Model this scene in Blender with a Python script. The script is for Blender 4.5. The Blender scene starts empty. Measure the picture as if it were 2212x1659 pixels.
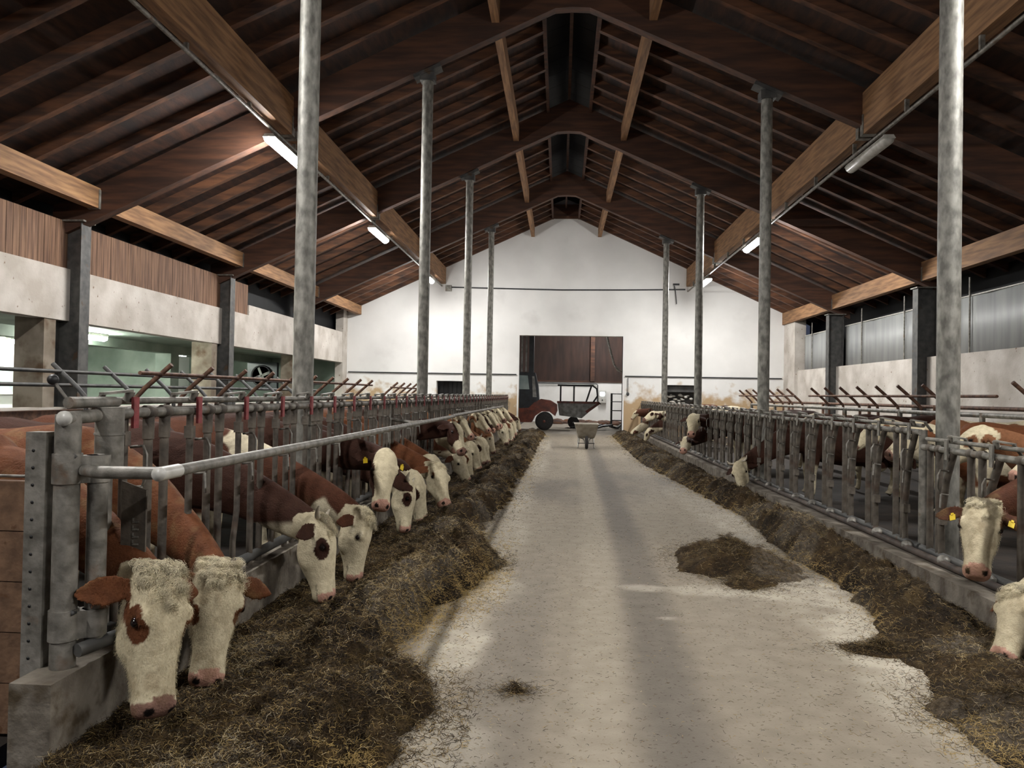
import bpy, math
import numpy as np
from mathutils import Vector, Matrix
PI = math.pi
S = bpy.context.scene
COL = S.collection
rng = np.random.default_rng(7)

# ------------------------------------------------------------------ camera
EYE = np.array([0.0, 0.0, 1.6])
YAW, PITCH, ROLL, FPX = 0.0651, 0.0140, 0.0175, 1617.0
_f = np.array([-math.sin(YAW)*math.cos(PITCH), math.cos(YAW)*math.cos(PITCH), math.sin(PITCH)])
_r = np.array([math.cos(YAW), math.sin(YAW), 0.0])
_u = np.cross(_r, _f)
_R = _r*math.cos(ROLL) + _u*math.sin(ROLL)
_U = -_r*math.sin(ROLL) + _u*math.cos(ROLL)
cd = bpy.data.cameras.new('camera')
cam = bpy.data.objects.new('camera', cd)
COL.objects.link(cam)
cam.matrix_world = Matrix(((_R[0], _U[0], -_f[0], EYE[0]), (_R[1], _U[1], -_f[1], EYE[1]), (_R[2], _U[2], -_f[2], EYE[2]), (0, 0, 0, 1)))
cd.sensor_width = 36.0
cd.lens = FPX/2212*36.0
cd.clip_end = 300
S.camera = cam

# ------------------------------------------------------------------ world, exposure
w = bpy.data.worlds.new('night'); S.world = w; w.use_nodes = True
w.node_tree.nodes['Background'].inputs[0].default_value = (0.0022, 0.0026, 0.004, 1)
w.node_tree.nodes['Background'].inputs[1].default_value = 1.0
S.view_settings.view_transform = 'Standard'
S.view_settings.look = 'None'
S.view_settings.gamma = 1.0
S.view_settings.use_curve_mapping = False
S.view_settings.exposure = 4.15
LAMP_POWER = 21.0        # emission strength of a lit tube diffuser
ANNEX_POWER = 17.0
S.cycles.use_denoising = True
S.cycles.max_bounces = 6
S.cycles.diffuse_bounces = 4
S.cycles.sample_clamp_indirect = 6.0

# ------------------------------------------------------------------ numeric helpers
def h01(n):
    n = np.asarray(n)
    return (np.sin(n*12.9898 + 78.233)*43758.5453) % 1.0
def hash3(ix, iy, iz):
    v = np.sin(ix*127.1 + iy*311.7 + iz*74.7)*43758.5453
    return v - np.floor(v)
def vnoise(P, s=1.0, seed=0.0):
    P = np.asarray(P, float)*s + seed*17.31
    I = np.floor(P); F = P - I; F = F*F*(3-2*F)
    out = 0
    for dx in (0, 1):
        for dy in (0, 1):
            for dz in (0, 1):
                wx = F[..., 0] if dx else 1-F[..., 0]
                wy = F[..., 1] if dy else 1-F[..., 1]
                wz = F[..., 2] if dz else 1-F[..., 2]
                out = out + wx*wy*wz*hash3(I[..., 0]+dx, I[..., 1]+dy, I[..., 2]+dz)
    return out
def fbm(P, s=1.0, seed=0.0, o=3):
    a, t, n = 1.0, 0.0, 0.0
    for k in range(o):
        n = n + a*vnoise(P, s*2**k, seed+k*3.7); t += a; a *= .5
    return n/t
def nrm(v):
    v = np.asarray(v, float); return v/np.linalg.norm(v)
def sstep(a, b, x):
    t = np.clip((np.asarray(x, float)-a)/(b-a), 0, 1); return t*t*(3-2*t)

# ------------------------------------------------------------------ mesh builder
class MB:
    def __init__(s): s.v = []; s.f = []; s.sm = []
    def add(s, vs, fs, smooth=False):
        o = len(s.v); s.v += [tuple(map(float, p)) for p in vs]
        s.f += [tuple(i+o for i in f) for f in fs]; s.sm += [smooth]*len(fs)
        return s
    def box(s, x0, x1, y0, y1, z0, z1):
        v = [(x, y, z) for z in (z0, z1) for y in (y0, y1) for x in (x0, x1)]
        return s.add(v, [(0, 2, 3, 1), (4, 5, 7, 6), (0, 1, 5, 4), (2, 6, 7, 3), (0, 4, 6, 2), (1, 3, 7, 5)])
    def obox(s, c, ax, ay, az, hx, hy, hz):     # oriented box
        c = np.array(c, float); ax, ay, az = nrm(ax)*hx, nrm(ay)*hy, nrm(az)*hz
        v = [c+i*ax+j*ay+k*az for k in (-1, 1) for j in (-1, 1) for i in (-1, 1)]
        return s.add(v, [(0, 2, 3, 1), (4, 5, 7, 6), (0, 1, 5, 4), (2, 6, 7, 3), (0, 4, 6, 2), (1, 3, 7, 5)])
    def bar(s, p, q, w, h, up=(0, 0, 1)):       # beam from p to q
        p, q = np.array(p, float), np.array(q, float); d = q-p
        a = nrm(d); sd = nrm(np.cross(a, up)); u = np.cross(sd, a)
        return s.obox((p+q)/2, a, sd, u, np.linalg.norm(d)/2, w/2, h/2)
    def prism(s, poly, axis, a0, a1):           # extrude a polygon of 2-d points along an axis
        n = len(poly)
        def mk(p, a):
            if axis == 'y': return (p[0], a, p[1])
            if axis == 'x': return (a, p[0], p[1])
            return (p[0], p[1], a)
        v = [mk(p, a0) for p in poly]+[mk(p, a1) for p in poly]
        f = [tuple(range(n)), tuple(range(2*n-1, n-1, -1))]+[(i, i+n, (i+1) % n+n, (i+1) % n) for i in range(n)]
        return s.add(v, f)
    def tube(s, pts, r, seg=10, cap=True, smooth=True):
        pts = [np.array(p, float) for p in pts]; n = len(pts)
        rs = r if hasattr(r, '__len__') else [r]*n
        up = np.array([0.0, 0, 1]); ring = []; prev = None
        for i, p in enumerate(pts):
            t = nrm(pts[min(i+1, n-1)]-pts[max(i-1, 0)])
            if prev is None:
                ref = up if abs(t[2]) < .9 else np.array([1.0, 0, 0])
                u = nrm(np.cross(ref, t))
            else: u = nrm(prev-t*np.dot(prev, t))
            prev = u; b = np.cross(t, u)
            ring.append([p+rs[i]*(math.cos(k*2*PI/seg)*u+math.sin(k*2*PI/seg)*b) for k in range(seg)])
        v = [q for rg in ring for q in rg]
        f = [(i*seg+k, i*seg+(k+1) % seg, (i+1)*seg+(k+1) % seg, (i+1)*seg+k) for i in range(n-1) for k in range(seg)]
        s.add(v, f, smooth)
        if cap:
            s.add(ring[0], [tuple(range(seg-1, -1, -1))]); s.add(ring[-1], [tuple(range(seg))])
        return s
    def ctube(s, pts, r, seg=12):               # welded closed tube (for the voxel remesh)
        o = len(s.v); s.tube(pts, r, seg, cap=False); n = len(pts)
        s.f += [tuple(o+k for k in range(seg-1, -1, -1)), tuple(o+(n-1)*seg+k for k in range(seg))]; s.sm += [True, True]
        return s
    def loft(s, rings, smooth=True):            # rings of equal length, welded and capped
        m = len(rings[0]); o = len(s.v)
        s.v += [tuple(map(float, p)) for rg in rings for p in rg]
        f = [(o+i*m+k, o+i*m+(k+1) % m, o+(i+1)*m+(k+1) % m, o+(i+1)*m+k) for i in range(len(rings)-1) for k in range(m)]
        f += [tuple(o+k for k in range(m-1, -1, -1)), tuple(o+(len(rings)-1)*m+k for k in range(m))]
        s.f += f; s.sm += [smooth]*len(f)
        return s
    def ell(s, c, r, ax=None, nu=12, nv=8):
        c = np.array(c, float)
        M = np.eye(3) if ax is None else np.array(ax, float)   # rows = axes
        rings = []
        for j in range(nv+1):
            th = PI*(j+.02)/(nv+.04)
            rings.append([c+(math.sin(th)*math.cos(2*PI*k/nu)*r[0])*M[0]+(math.sin(th)*math.sin(2*PI*k/nu)*r[1])*M[1]+(-math.cos(th)*r[2])*M[2] for k in range(nu)])
        return s.loft(rings)
    def lathe(s, prof, seg=20, c=(0, 0, 0), ax=None, smooth=True):
        c = np.array(c, float); M = np.eye(3) if ax is None else np.array(ax, float)
        rings = [[c+r*math.cos(2*PI*k/seg)*M[0]+r*math.sin(2*PI*k/seg)*M[1]+z*M[2] for k in range(seg)] for r, z in prof]
        return s.loft(rings, smooth)
    def mesh(s, name='m'):
        me = bpy.data.meshes.new(name); me.from_pydata(s.v, [], s.f)
        me.polygons.foreach_set('use_smooth', s.sm); me.update(); return me
    def build(s, name, m, parent=None):
        me = s.mesh(name); o = bpy.data.objects.new(name, me)
        if m is not None: me.materials.append(m)
        COL.objects.link(o)
        if parent is not None: o.parent = parent
        return o
def fast_mesh(name, V, Fq, mat_, attr=None, smooth=False, parent=None, aname='coat'):
    V = np.asarray(V, np.float32); Fq = np.asarray(Fq, np.int32); k = Fq.shape[1]
    me = bpy.data.meshes.new(name)
    me.vertices.add(len(V)); me.vertices.foreach_set('co', V.ravel())
    me.loops.add(Fq.size); me.loops.foreach_set('vertex_index', Fq.ravel())
    me.polygons.add(len(Fq)); me.polygons.foreach_set('loop_start', np.arange(0, Fq.size, k, dtype=np.int32))
    me.update(calc_edges=True)
    me.polygons.foreach_set('use_smooth', np.full(len(Fq), smooth))
    if attr is not None:
        a = me.color_attributes.new(aname, 'FLOAT_COLOR', 'POINT')
        c = np.ones((len(V), 4), np.float32); c[:, :3] = attr; a.data.foreach_set('color', c.ravel())
    me.materials.append(mat_)
    o = bpy.data.objects.new(name, me); COL.objects.link(o)
    if parent is not None: o.parent = parent
    return o
def tag(o, label=None, cat=None, group=None, kind=None):
    if label: o['label'] = label
    if cat: o['category'] = cat
    if group: o['group'] = group
    if kind: o['kind'] = kind
    return o
def empty(name, loc=(0, 0, 0), rz=0.0, parent=None):
    o = bpy.data.objects.new(name, None); COL.objects.link(o); o.location = loc; o.rotation_euler = (0, 0, rz)
    o.empty_display_size = .2
    if parent is not None: o.parent = parent
    return o
def copy_tree(o, parent=None):
    c = o.copy(); COL.objects.link(c)
    if parent is not None: c.parent = parent
    for ch in list(o.children): copy_tree(ch, c)
    return c
def struct(o): o['kind'] = 'structure'; return o

# ------------------------------------------------------------------ materials
def lin(r, g, b): return tuple(((c/255)/12.92 if c/255 <= .04045 else ((c/255+.055)/1.055)**2.4) for c in (r, g, b))
def mat(name, c1, c2=None, scale=5.0, stretch=(1, 1, 1), rough=.7, metal=0.0, bump=0.0, bscale=None, detail=5.0, lo=.35, hi=.65, spots=None, sscale=20.0, slo=.62, shi=.68, attr=None, spec=.5):
    m = bpy.data.materials.new(name); m.use_nodes = True
    nt = m.node_tree; N, L = nt.nodes, nt.links; b = N['Principled BSDF']
    b.inputs['Roughness'].default_value = rough; b.inputs['Metallic'].default_value = metal
    b.inputs['Specular IOR Level'].default_value = spec
    tc = N.new('ShaderNodeTexCoord'); mp = N.new('ShaderNodeMapping'); L.new(tc.outputs['Object'], mp.inputs[0])
    mp.inputs['Scale'].default_value = stretch
    nz = N.new('ShaderNodeTexNoise'); nz.inputs['Scale'].default_value = scale; nz.inputs['Detail'].default_value = detail
    L.new(mp.outputs[0], nz.inputs['Vector'])
    if c2 is None: c2 = tuple(x*.8 for x in c1)
    cr = N.new('ShaderNodeValToRGB'); cr.color_ramp.elements[0].position = lo; cr.color_ramp.elements[1].position = hi
    cr.color_ramp.elements[0].color = (*c2, 1); cr.color_ramp.elements[1].color = (*c1, 1)
    L.new(nz.outputs['Fac'], cr.inputs[0]); out = cr.outputs[0]
    if spots is not None:
        n2 = N.new('ShaderNodeTexNoise'); n2.inputs['Scale'].default_value = sscale; n2.inputs['Detail'].default_value = 4
        L.new(mp.outputs[0], n2.inputs['Vector'])
        r2 = N.new('ShaderNodeMapRange'); r2.inputs[1].default_value = slo; r2.inputs[2].default_value = shi
        L.new(n2.outputs['Fac'], r2.inputs[0])
        mx = N.new('ShaderNodeMixRGB'); L.new(r2.outputs[0], mx.inputs[0]); L.new(out, mx.inputs[1]); mx.inputs[2].default_value = (*spots, 1)
        out = mx.outputs[0]
    if attr:
        at = N.new('ShaderNodeAttribute'); at.attribute_name = attr
        mx = N.new('ShaderNodeMixRGB'); mx.blend_type = 'MULTIPLY'; mx.inputs[0].default_value = 1
        L.new(at.outputs['Color'], mx.inputs[1]); L.new(out, mx.inputs[2]); out = mx.outputs[0]
    L.new(out, b.inputs['Base Color'])
    if bump:
        n3 = N.new('ShaderNodeTexNoise'); n3.inputs['Scale'].default_value = bscale or scale*4; n3.inputs['Detail'].default_value = 6
        L.new(mp.outputs[0], n3.inputs['Vector'])
        bp = N.new('ShaderNodeBump'); bp.inputs['Strength'].default_value = bump; bp.inputs['Distance'].default_value = .02
        L.new(n3.outputs['Fac'], bp.inputs['Height']); L.new(bp.outputs[0], b.inputs['Normal'])
    return m
def emis(name, col, strength):
    m = bpy.data.materials.new(name); m.use_nodes = True; N, L = m.node_tree.nodes, m.node_tree.links
    b = N['Principled BSDF']; nz = N.new('ShaderNodeTexNoise'); nz.inputs['Scale'].default_value = 3
    mr = N.new('ShaderNodeMapRange'); mr.inputs[3].default_value = .95; mr.inputs[4].default_value = 1.0
    L.new(nz.outputs['Fac'], mr.inputs[0])
    mx = N.new('ShaderNodeMixRGB'); mx.blend_type = 'MULTIPLY'; mx.inputs[0].default_value = 1; mx.inputs[1].default_value = (*col, 1)
    L.new(mr.outputs[0], mx.inputs[2]); L.new(mx.outputs[0], b.inputs['Emission Color'])
    b.inputs['Emission Strength'].default_value = strength; b.inputs['Base Color'].default_value = (.8, .8, .8, 1)
    return m
M = {}
M['galv'] = mat('galvanised steel', lin(138, 134, 126), lin(92, 89, 82), 14, rough=.5, metal=.25, bump=.15, bscale=60, spots=lin(110, 84, 62), sscale=6, slo=.6, shi=.75)
M['galv_dirty'] = mat('dirty galvanised steel', lin(100, 92, 82), lin(58, 52, 46), 9, rough=.6, metal=.2, bump=.2, bscale=50, spots=lin(74, 52, 38), sscale=5, slo=.55, shi=.7)
M['rust'] = mat('worn brown steel', lin(112, 82, 64), lin(66, 46, 38), 12, rough=.7, metal=.3, bump=.2)
M['pillar'] = mat('weathered zinc tube', lin(142, 140, 132), lin(92, 90, 84), 16, stretch=(1, 1, .5), rough=.55, metal=.2, bump=.1, bscale=40)
M['column'] = mat('dark steel column', lin(84, 83, 80), lin(58, 58, 58), 6, rough=.6, metal=.2, spots=lin(74, 58, 44), sscale=4)
M['red'] = mat('faded red latch', lin(140, 62, 64), lin(104, 42, 44), 20, rough=.6)
M['black'] = mat('black rubber', lin(26, 26, 28), lin(14, 14, 16), 20, rough=.5)
M['glulam'] = mat('pale glued timber', lin(146, 108, 72), lin(104, 74, 48), 3, stretch=(6, .5, 6), rough=.75, bump=.1, spots=lin(96, 60, 38), sscale=2.5, slo=.6, shi=.8)
M['frame'] = mat('brown glued timber', lin(88, 56, 38), lin(58, 37, 27), 2, stretch=(.6, 4, 5), rough=.75, bump=.1, spots=lin(52, 32, 22), sscale=1.2, slo=.5, shi=.75)
M['rafter'] = mat('brown rafter timber', lin(102, 66, 43), lin(58, 38, 27), 2, stretch=(.7, 4, 4), rough=.75, bump=.15, spots=lin(44, 28, 22), sscale=1.5, slo=.5, shi=.72)
M['boards'] = mat('stained roof boards', lin(66, 41, 28), lin(38, 25, 19), 2.5, stretch=(4, 1, 4), rough=.8, bump=.2, spots=lin(30, 22, 20), sscale=.9, slo=.48, shi=.7)
M['cladding'] = mat('vertical board cladding', lin(124, 94, 72), lin(82, 58, 44), 3, stretch=(1, 7, .4), rough=.8, bump=.15)
M['plaster'] = mat('white plaster', lin(230, 229, 226), lin(218, 217, 214), .7, rough=.85, bump=.05, bscale=25, spots=lin(200, 198, 194), sscale=.8, slo=.6, shi=.9)
M['concrete'] = mat('pale concrete', lin(196, 190, 182), lin(166, 158, 148), 1.6, rough=.85, bump=.25, bscale=20, spots=lin(116, 96, 78), sscale=9, slo=.66, shi=.74)
M['pier'] = mat('stained concrete pier', lin(140, 130, 116), lin(104, 92, 78), 2.5, rough=.9, bump=.2, spots=lin(86, 66, 46), sscale=3, slo=.55, shi=.75)
M['curb'] = mat('rough curb concrete', lin(128, 120, 108), lin(84, 76, 66), 6, rough=.9, bump=.5, bscale=30, spots=lin(70, 58, 40), sscale=8, slo=.55, shi=.72)
M['net'] = mat('grey translucent wind net', lin(156, 158, 156), lin(132, 134, 134), 1.2, stretch=(1, 3, .3), rough=.5, bump=.04)
M['pale_green'] = mat('pale green wall paint', lin(132, 142, 132), lin(108, 120, 110), 1.5, rough=.7)
M['dirt'] = mat('pen floor', lin(46, 37, 29), lin(26, 21, 17), 3, rough=.9, bump=.4)
M['aisle'] = mat('aisle concrete', (1, 1, 1), (.82, .81, .79), 7, rough=.75, bump=.3, bscale=90, attr='dirt', spots=(.55, .49, .40), sscale=38, slo=.60, shi=.68)
M['silage'] = mat('silage', (1, 1, 1), (.45, .42, .36), 30, rough=.9, bump=.9, bscale=70, attr='coat', spec=.2)
M['strand'] = mat('straw strands', (1, 1, 1), (.75, .72, .66), 8, rough=.7, attr='coat', spec=.3)
M['coat'] = mat('cow coat', (1, 1, 1), (.74, .72, .70), 26, stretch=(1, 1, 1), rough=.8, bump=.35, bscale=90, attr='coat', spec=.2, lo=.3, hi=.62)
M['fur'] = mat('curled hair', (1, 1, 1), (.85, .84, .8), 20, rough=.75, attr='coat', spec=.2)
M['horn'] = mat('horn', lin(196, 186, 166), lin(120, 108, 92), 12, rough=.45)
M['eye'] = mat('dark eye', lin(22, 14, 12), lin(12, 8, 8), 10, rough=.08)
M['tag'] = mat('yellow plastic', lin(226, 196, 40), lin(200, 170, 30), 10, rough=.5)
M['hoof'] = mat('hoof', lin(60, 54, 46), lin(36, 32, 28), 20, rough=.6)
M['machine_red'] = mat('dull red machine paint', lin(112, 54, 38), lin(72, 36, 27), 5, rough=.5)
M['machine_dark'] = mat('dark machine cab', lin(38, 44, 50), lin(24, 28, 32), 5, rough=.4)
M['machine_grey'] = mat('grey machine steel', lin(150, 150, 146), lin(100, 98, 94), 5, rough=.6)
M['glass'] = mat('dusty window glass', lin(150, 162, 160), lin(120, 134, 134), 2, rough=.2)
M['tyre'] = mat('tyre rubber', lin(40, 36, 34), lin(24, 22, 22), 20, rough=.8, bump=.4)
M['tub'] = mat('beige barrow tub', lin(172, 166, 154), lin(140, 132, 118), 6, rough=.5)
M['wood_dark'] = mat('dark brown timber wall', lin(60, 40, 32), lin(38, 26, 22), 1.2, stretch=(3, 3, .5), rough=.8)
M['cable'] = mat('dark cable', lin(60, 62, 64), lin(44, 46, 48), 20, rough=.6)
M['lens_off'] = mat('unlit milky lamp cover', lin(196, 194, 188), lin(170, 168, 160), 12, rough=.35)
M['lamp_on'] = emis('lit lamp cover', (1.0, .985, .96), LAMP_POWER)
M['lamp_annex'] = emis('lit annex lamp cover', (.93, 1.0, .88), ANNEX_POWER)
M['screen'] = emis('lit screen', (.8, .9, 1.0), 2.5)
M['night'] = mat('dark skylight sheet', lin(12, 14, 17), lin(4, 5, 7), 2, stretch=(1, 2, 1), rough=.6, spec=.2)
M['plank'] = mat('tan plank', lin(128, 98, 74), lin(92, 68, 50), 4, stretch=(3, .6, 3), rough=.85, bump=.25, spots=lin(96, 66, 42), sscale=5)

# ------------------------------------------------------------------ dimensions
FR = [-5.35, .81, 6.98, 13.14, 19.30, 25.47]; YW = 30.9; YB = -7.0
XR0 = .1                                     # ridge
def zroof(x): return 9.12-.46*abs(x-XR0)     # rafter underside
XL, XRR = -9.0, 9.1                          # side wall faces

# ------------------------------------------------------------------ floors
def aisle_floor():
    x0, x1, y0, y1, st = -2.1, 3.05, 1.0, 30.9, .035
    nx, ny = int((x1-x0)/st)+1, int((y1-y0)/st)+1
    X, Y = np.meshgrid(np.linspace(x0, x1, nx), np.linspace(y0, y1, ny))
    P = np.stack([X, Y, X*0], -1)
    n1, n2, n3 = fbm(P*[1, .35, 1], 1.1, 1, 4), fbm(P, 5, 2, 3), fbm(P*[1, .12, 1], 3, 5, 3)
    base = np.array(lin(136, 126, 110)); dark = np.array(lin(88, 82, 75)); lite = np.array(lin(158, 148, 131))
    C = base+(dark-base)*sstep(.45, .8, n1)[..., None]*.6
    # wheel tracks worn along the aisle: a paler band with a darker one to its right, and a dark one on the left
    tx = .12+.26*(1-np.exp(-(Y-3)/5.0))+.25*(Y/30)
    def band(c, wd, soft): return 1-sstep(wd, wd+soft, np.abs(X-c+.10*(n3-.5)))
    t1 = band(tx+.06, .08, .16)[..., None]*.55
    C = C+(lite-C)*t1
    C = C+(dark*.85-C)*(band(tx+.40, .07, .22)*(.45+.35*n3))[..., None]
    C = C+(dark*.92-C)*(band(-.42+.03*Y, .10, .2)*(.35+.3*n3)*sstep(9, 4, Y))[..., None]
    # spilled white meal
    pw = np.zeros_like(X)
    def blob(cx, cy, rx, ry, amp):
        d = np.sqrt(((X-cx)/rx)**2+((Y-cy)/ry)**2)+(n2-.5)*.9+(n1-.5)*.8
        return amp*sstep(1.15, .55, d)
    for b in [(2.1, 6.4, .6, .8, 1.0), (1.5, 6.35, .65, .22, .8), (2.15, 5.1, .42, .9, 1.0), (1.95, 4.1, .3, .6, .6), (2.35, 9.3, .45, 1.8, .6), (2.15, 12.5, .45, 2.2, .4),
              (-.66, 4.8, .24, .7, .95), (-.68, 6.4, .35, .9, .7), (-.62, 8.4, .3, 1.2, .55), (-.65, 12, .35, 2.5, .55), (-.55, 17.5, .35, 3.2, .6), (-.55, 24, .35, 4, .5), (.72, 6.35, .22, .12, .7), (.80, 5.5, .09, .022, .8), (-.55, 3.3, .3, .5, .5)]:
        pw = np.maximum(pw, blob(*b))
    wht = np.array(lin(190, 182, 165)); pw = pw*(.6+.4*sstep(.3, .6, fbm(P, 7, 12, 2)))*.85
    C = C+(wht-C)*(pw*(.6+.5*n2))[..., None].clip(0, 1)
    # brown feed dust near the heaps
    dst = np.maximum(sstep(-.55, -1.2, X+(n2-.5)*.5), sstep(2.3, 2.9, X+(n2-.5)*.5))
    C = C+(np.array(lin(76, 62, 44))-C)*(dst*.8*sstep(.3, .6, n2+.1))[..., None]
    V = P.reshape(-1, 3); V[:, 2] = ((n2-.5)*.006).ravel()
    idx = np.arange(nx*ny).reshape(ny, nx)
    F = np.stack([idx[:-1, :-1], idx[:-1, 1:], idx[1:, 1:], idx[1:, :-1]], -1).reshape(-1, 4)
    o = fast_mesh('floor', V, F, M['aisle'], C.reshape(-1, 3), True, aname='dirt'); struct(o)
aisle_floor()
o = MB().box(-2.1, 3.05, YB, 1.0, -.1, 0).box(-2.1, 3.05, 30.9, 46, -.1, 0.0).build('floor', None); struct(o)
o.data.materials.append(mat('bare concrete floor', lin(140, 132, 118), lin(108, 100, 90), 3, rough=.8, bump=.2))
o = MB().box(-16.2, -2.45, YB, YW, -.1, 0).box(3.4, 9.4, YB, YW, -.1, 0).box(-9, -2.1, YW, 46, -.1, -.001).box(3.05, 9, YW, 46, -.1, -.001).build('floor', M['dirt']); struct(o)

# ------------------------------------------------------------------ curbs
o = MB().box(-2.24, -2.06, 2.95, YW, 0, .378).build('feed_curb', M['curb'])
tag(o, 'rough concrete curb under the left feed fence', 'curb')
o = MB().box(3.02, 3.37, YB, YW, 0, .22).build('feed_curb', M['curb'])
tag(o, 'concrete curb under the right feed fence', 'curb')

# ------------------------------------------------------------------ end wall
t = .35
DX0, DX1, DZ = -1.74, 2.52, 4.06
o = MB()
def wp(poly): o.prism(poly, 'y', YW, YW+t)
HL = (-5.17, -4.0, 1.5, 2.12); HR = (4.31, 5.5, 1.3, 2.10)
zl, zr = zroof(XL-.3)+.1, zroof(XRR+.3)+.1
wp([(XL-.3, 0), (HL[0], 0), (HL[0], zroof(HL[0])+.1), (XL-.3, zl)])
wp([(HL[0], 0), (HL[1], 0), (HL[1], HL[2]), (HL[0], HL[2])]); wp([(HL[0], HL[3]), (HL[1], HL[3]), (HL[1], zroof(HL[1])+.1), (HL[0], zroof(HL[0])+.1)])
wp([(HL[1], 0), (DX0, 0), (DX0, zroof(DX0)+.1), (HL[1], zroof(HL[1])+.1)])
wp([(DX0, DZ), (DX1, DZ), (DX1, zroof(DX1)+.1), (.84, zroof(.84)+.1), (.84, 9.45), (XR0, 9.75), (-.64, 9.45), (-.64, zroof(-.64)+.1), (DX0, zroof(DX0)+.1)])
wp([(DX1, 0), (HR[0], 0), (HR[0], zroof(HR[0])+.1), (DX1, zroof(DX1)+.1)])
wp([(HR[0], 0), (HR[1], 0), (HR[1], HR[2]), (HR[0], HR[2])]); wp([(HR[0], HR[3]), (HR[1], HR[3]), (HR[1], zroof(HR[1])+.1), (HR[0], zroof(HR[0])+.1)])
wp([(HR[1], 0), (XRR+.3, 0), (XRR+.3, zr), (HR[1], zroof(HR[1])+.1)])
wall_m = M['plaster'].copy(); wall_m.name = 'end wall plaster with stained foot'
def stain(m, z0, z1, col, x_lo=None):
    N, L = m.node_tree.nodes, m.node_tree.links; b = N['Principled BSDF']
    src = b.inputs['Base Color'].links[0].from_socket
    tc = N.new('ShaderNodeTexCoord'); sp = N.new('ShaderNodeSeparateXYZ'); L.new(tc.outputs['Object'], sp.inputs[0])
    nz = N.new('ShaderNodeTexNoise'); nz.inputs['Scale'].default_value = 2.6; nz.inputs['Detail'].default_value = 6; L.new(tc.outputs['Object'], nz.inputs[0])
    ma = N.new('ShaderNodeMath'); ma.operation = 'MULTIPLY_ADD'; L.new(nz.outputs['Fac'], ma.inputs[0]); ma.inputs[1].default_value = 2.6; L.new(sp.outputs['Z'], ma.inputs[2])
    mr = N.new('ShaderNodeMapRange'); mr.inputs[1].default_value = z1+1.2; mr.inputs[2].default_value = z0+1.4; L.new(ma.outputs[0], mr.inputs[0])
    mx = N.new('ShaderNodeMixRGB'); L.new(mr.outputs[0], mx.inputs[0]); L.new(src, mx.inputs[1]); mx.inputs[2].default_value = (*col, 1)
    L.new(mx.outputs[0], b.inputs['Base Color'])
stain(wall_m, 1.2, 2.0, lin(176, 150, 116))
o = struct(o.build('wall_end', wall_m))
b = MB()
for i in range(6): b.box(HL[0]+.02+i*.19, HL[0]+.17+i*.19, YW+t+.5, YW+t+.53, HL[2]-.3, HL[3]+.3)
b.box(HL[0]-.1, HL[1]+.1, YW+t+.55, YW+t+.6, HL[2]-.4, HL[3]+.4)
struct(b.build('wall_hatch_left', M['black']))
b = MB().box(HR[0]-.1, HR[1]+.1, YW+t+.55, YW+t+.6, HR[2]-.4, HR[3]+.4).box(HR[0], HR[1], YW+.2, YW+.24, HR[3]-.28, HR[3])
struct(b.build('wall_hatch_right', M['column']))
b = MB()
for k in range(26):
    x = HR[0]+.05+rng.random()*1.05; z = HR[2]-.05+rng.random()*.45
    b.ell((x, YW+.35+rng.random()*.2, z), (.05+.07*rng.random(), .05, .02+.04*rng.random()), nu=6, nv=4)
tag(b.build('rubbish_heap', M['lens_off']), 'crumpled pale sheeting piled in the small hatch of the white end wall', 'rubbish', kind='stuff')

# ------------------------------------------------------------------ room beyond the door
b = MB().box(-9, 12, 45, 45.3, 0, 2.46).box(8, 8.2, YW+t, 45, 0, 6).box(-8.2, -8, YW+t, 45, 0, 6)
struct(b.build('wall_far', M['plaster']))
b = MB().box(-9, 12, 45.02, 45.3, 2.46, 6)
struct(b.build('wall_far_upper', M['wood_dark']))
struct(MB().box(-9, 12, YW+t, 45.3, 6, 6.2).build('ceiling_far', M['boards']))
struct(MB().box(1.75, 2.0, 44.85, 45.02, 2.46, 6).box(-8, 8, 44.95, 45.02, 2.4, 2.5).build('trim_1', M['frame']))
struct(MB().box(-1.80, -1.74, YW-.02, YW, 0, 4.06).box(2.52, 2.58, YW-.02, YW+.36, 0, 4.06).build('trim_2', M['plaster']))
b = MB().tube([(-3, 44.9, 2.32), (2.1, 44.9, 2.32), (2.2, 44.9, 2.25), (2.2, 44.9, 1.3), (2.4, 44.9, 1.1)], .035, 6)
tag(b.build('conduit', M['cable']), 'grey conduit bent down the low white wall beyond the doorway', 'conduit')
r = empty('control_box', (2.48, 44.88, 1.2)); tag(r, 'white control box with lit screen on the wall beyond the doorway', 'control box')
MB().box(-.22, .22, -.1, .1, 0, .72).build('housing', M['lens_off'], r)
MB().box(-.12, .12, -.115, -.1, .42, .62).build('display', M['screen'], r)
MB().lathe([(.04, 0), (.04, .03), (.0, .03)], 10, (0, -.1, .16), [(1, 0, 0), (0, 0, 1), (0, -1, 0)]).build('knob', M['black'], r)
b = MB().tube([(2.3, 40, 5.2), (2.55, 40, 4.2), (2.8, 40, 3.3), (3.0, 40, 3.0), (3.35, 40, 2.85)], .06, 8)
tag(b.build('suction_hose', M['galv']), 'pale hanging hose bent across the brown timber wall beyond the doorway', 'hose')
r = empty('storage_rack', (3.05, 38.5, 0)); tag(r, 'dark metal rack standing inside the doorway by its right jamb', 'rack')
for (x, y) in ((-.45, -.3), (.75, -.3), (-.45, .3), (.75, .3)): MB().box(x-.03, x+.03, y-.03, y+.03, 0, 1.75).build('post', M['black'], r)
for z in (.35, .85, 1.3, 1.7): MB().box(-.48, .78, -.33, .33, z, z+.04).build('shelf', M['column'], r)
def lumps(name, pts, m, label, cat, kind=None):
    b = MB()
    for (x, y, z, s) in pts: b.ell((x, y, z), (s, s*.8, s*.6), nu=8, nv=6)
    tag(b.build(name, m), label, cat, kind=kind)
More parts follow.
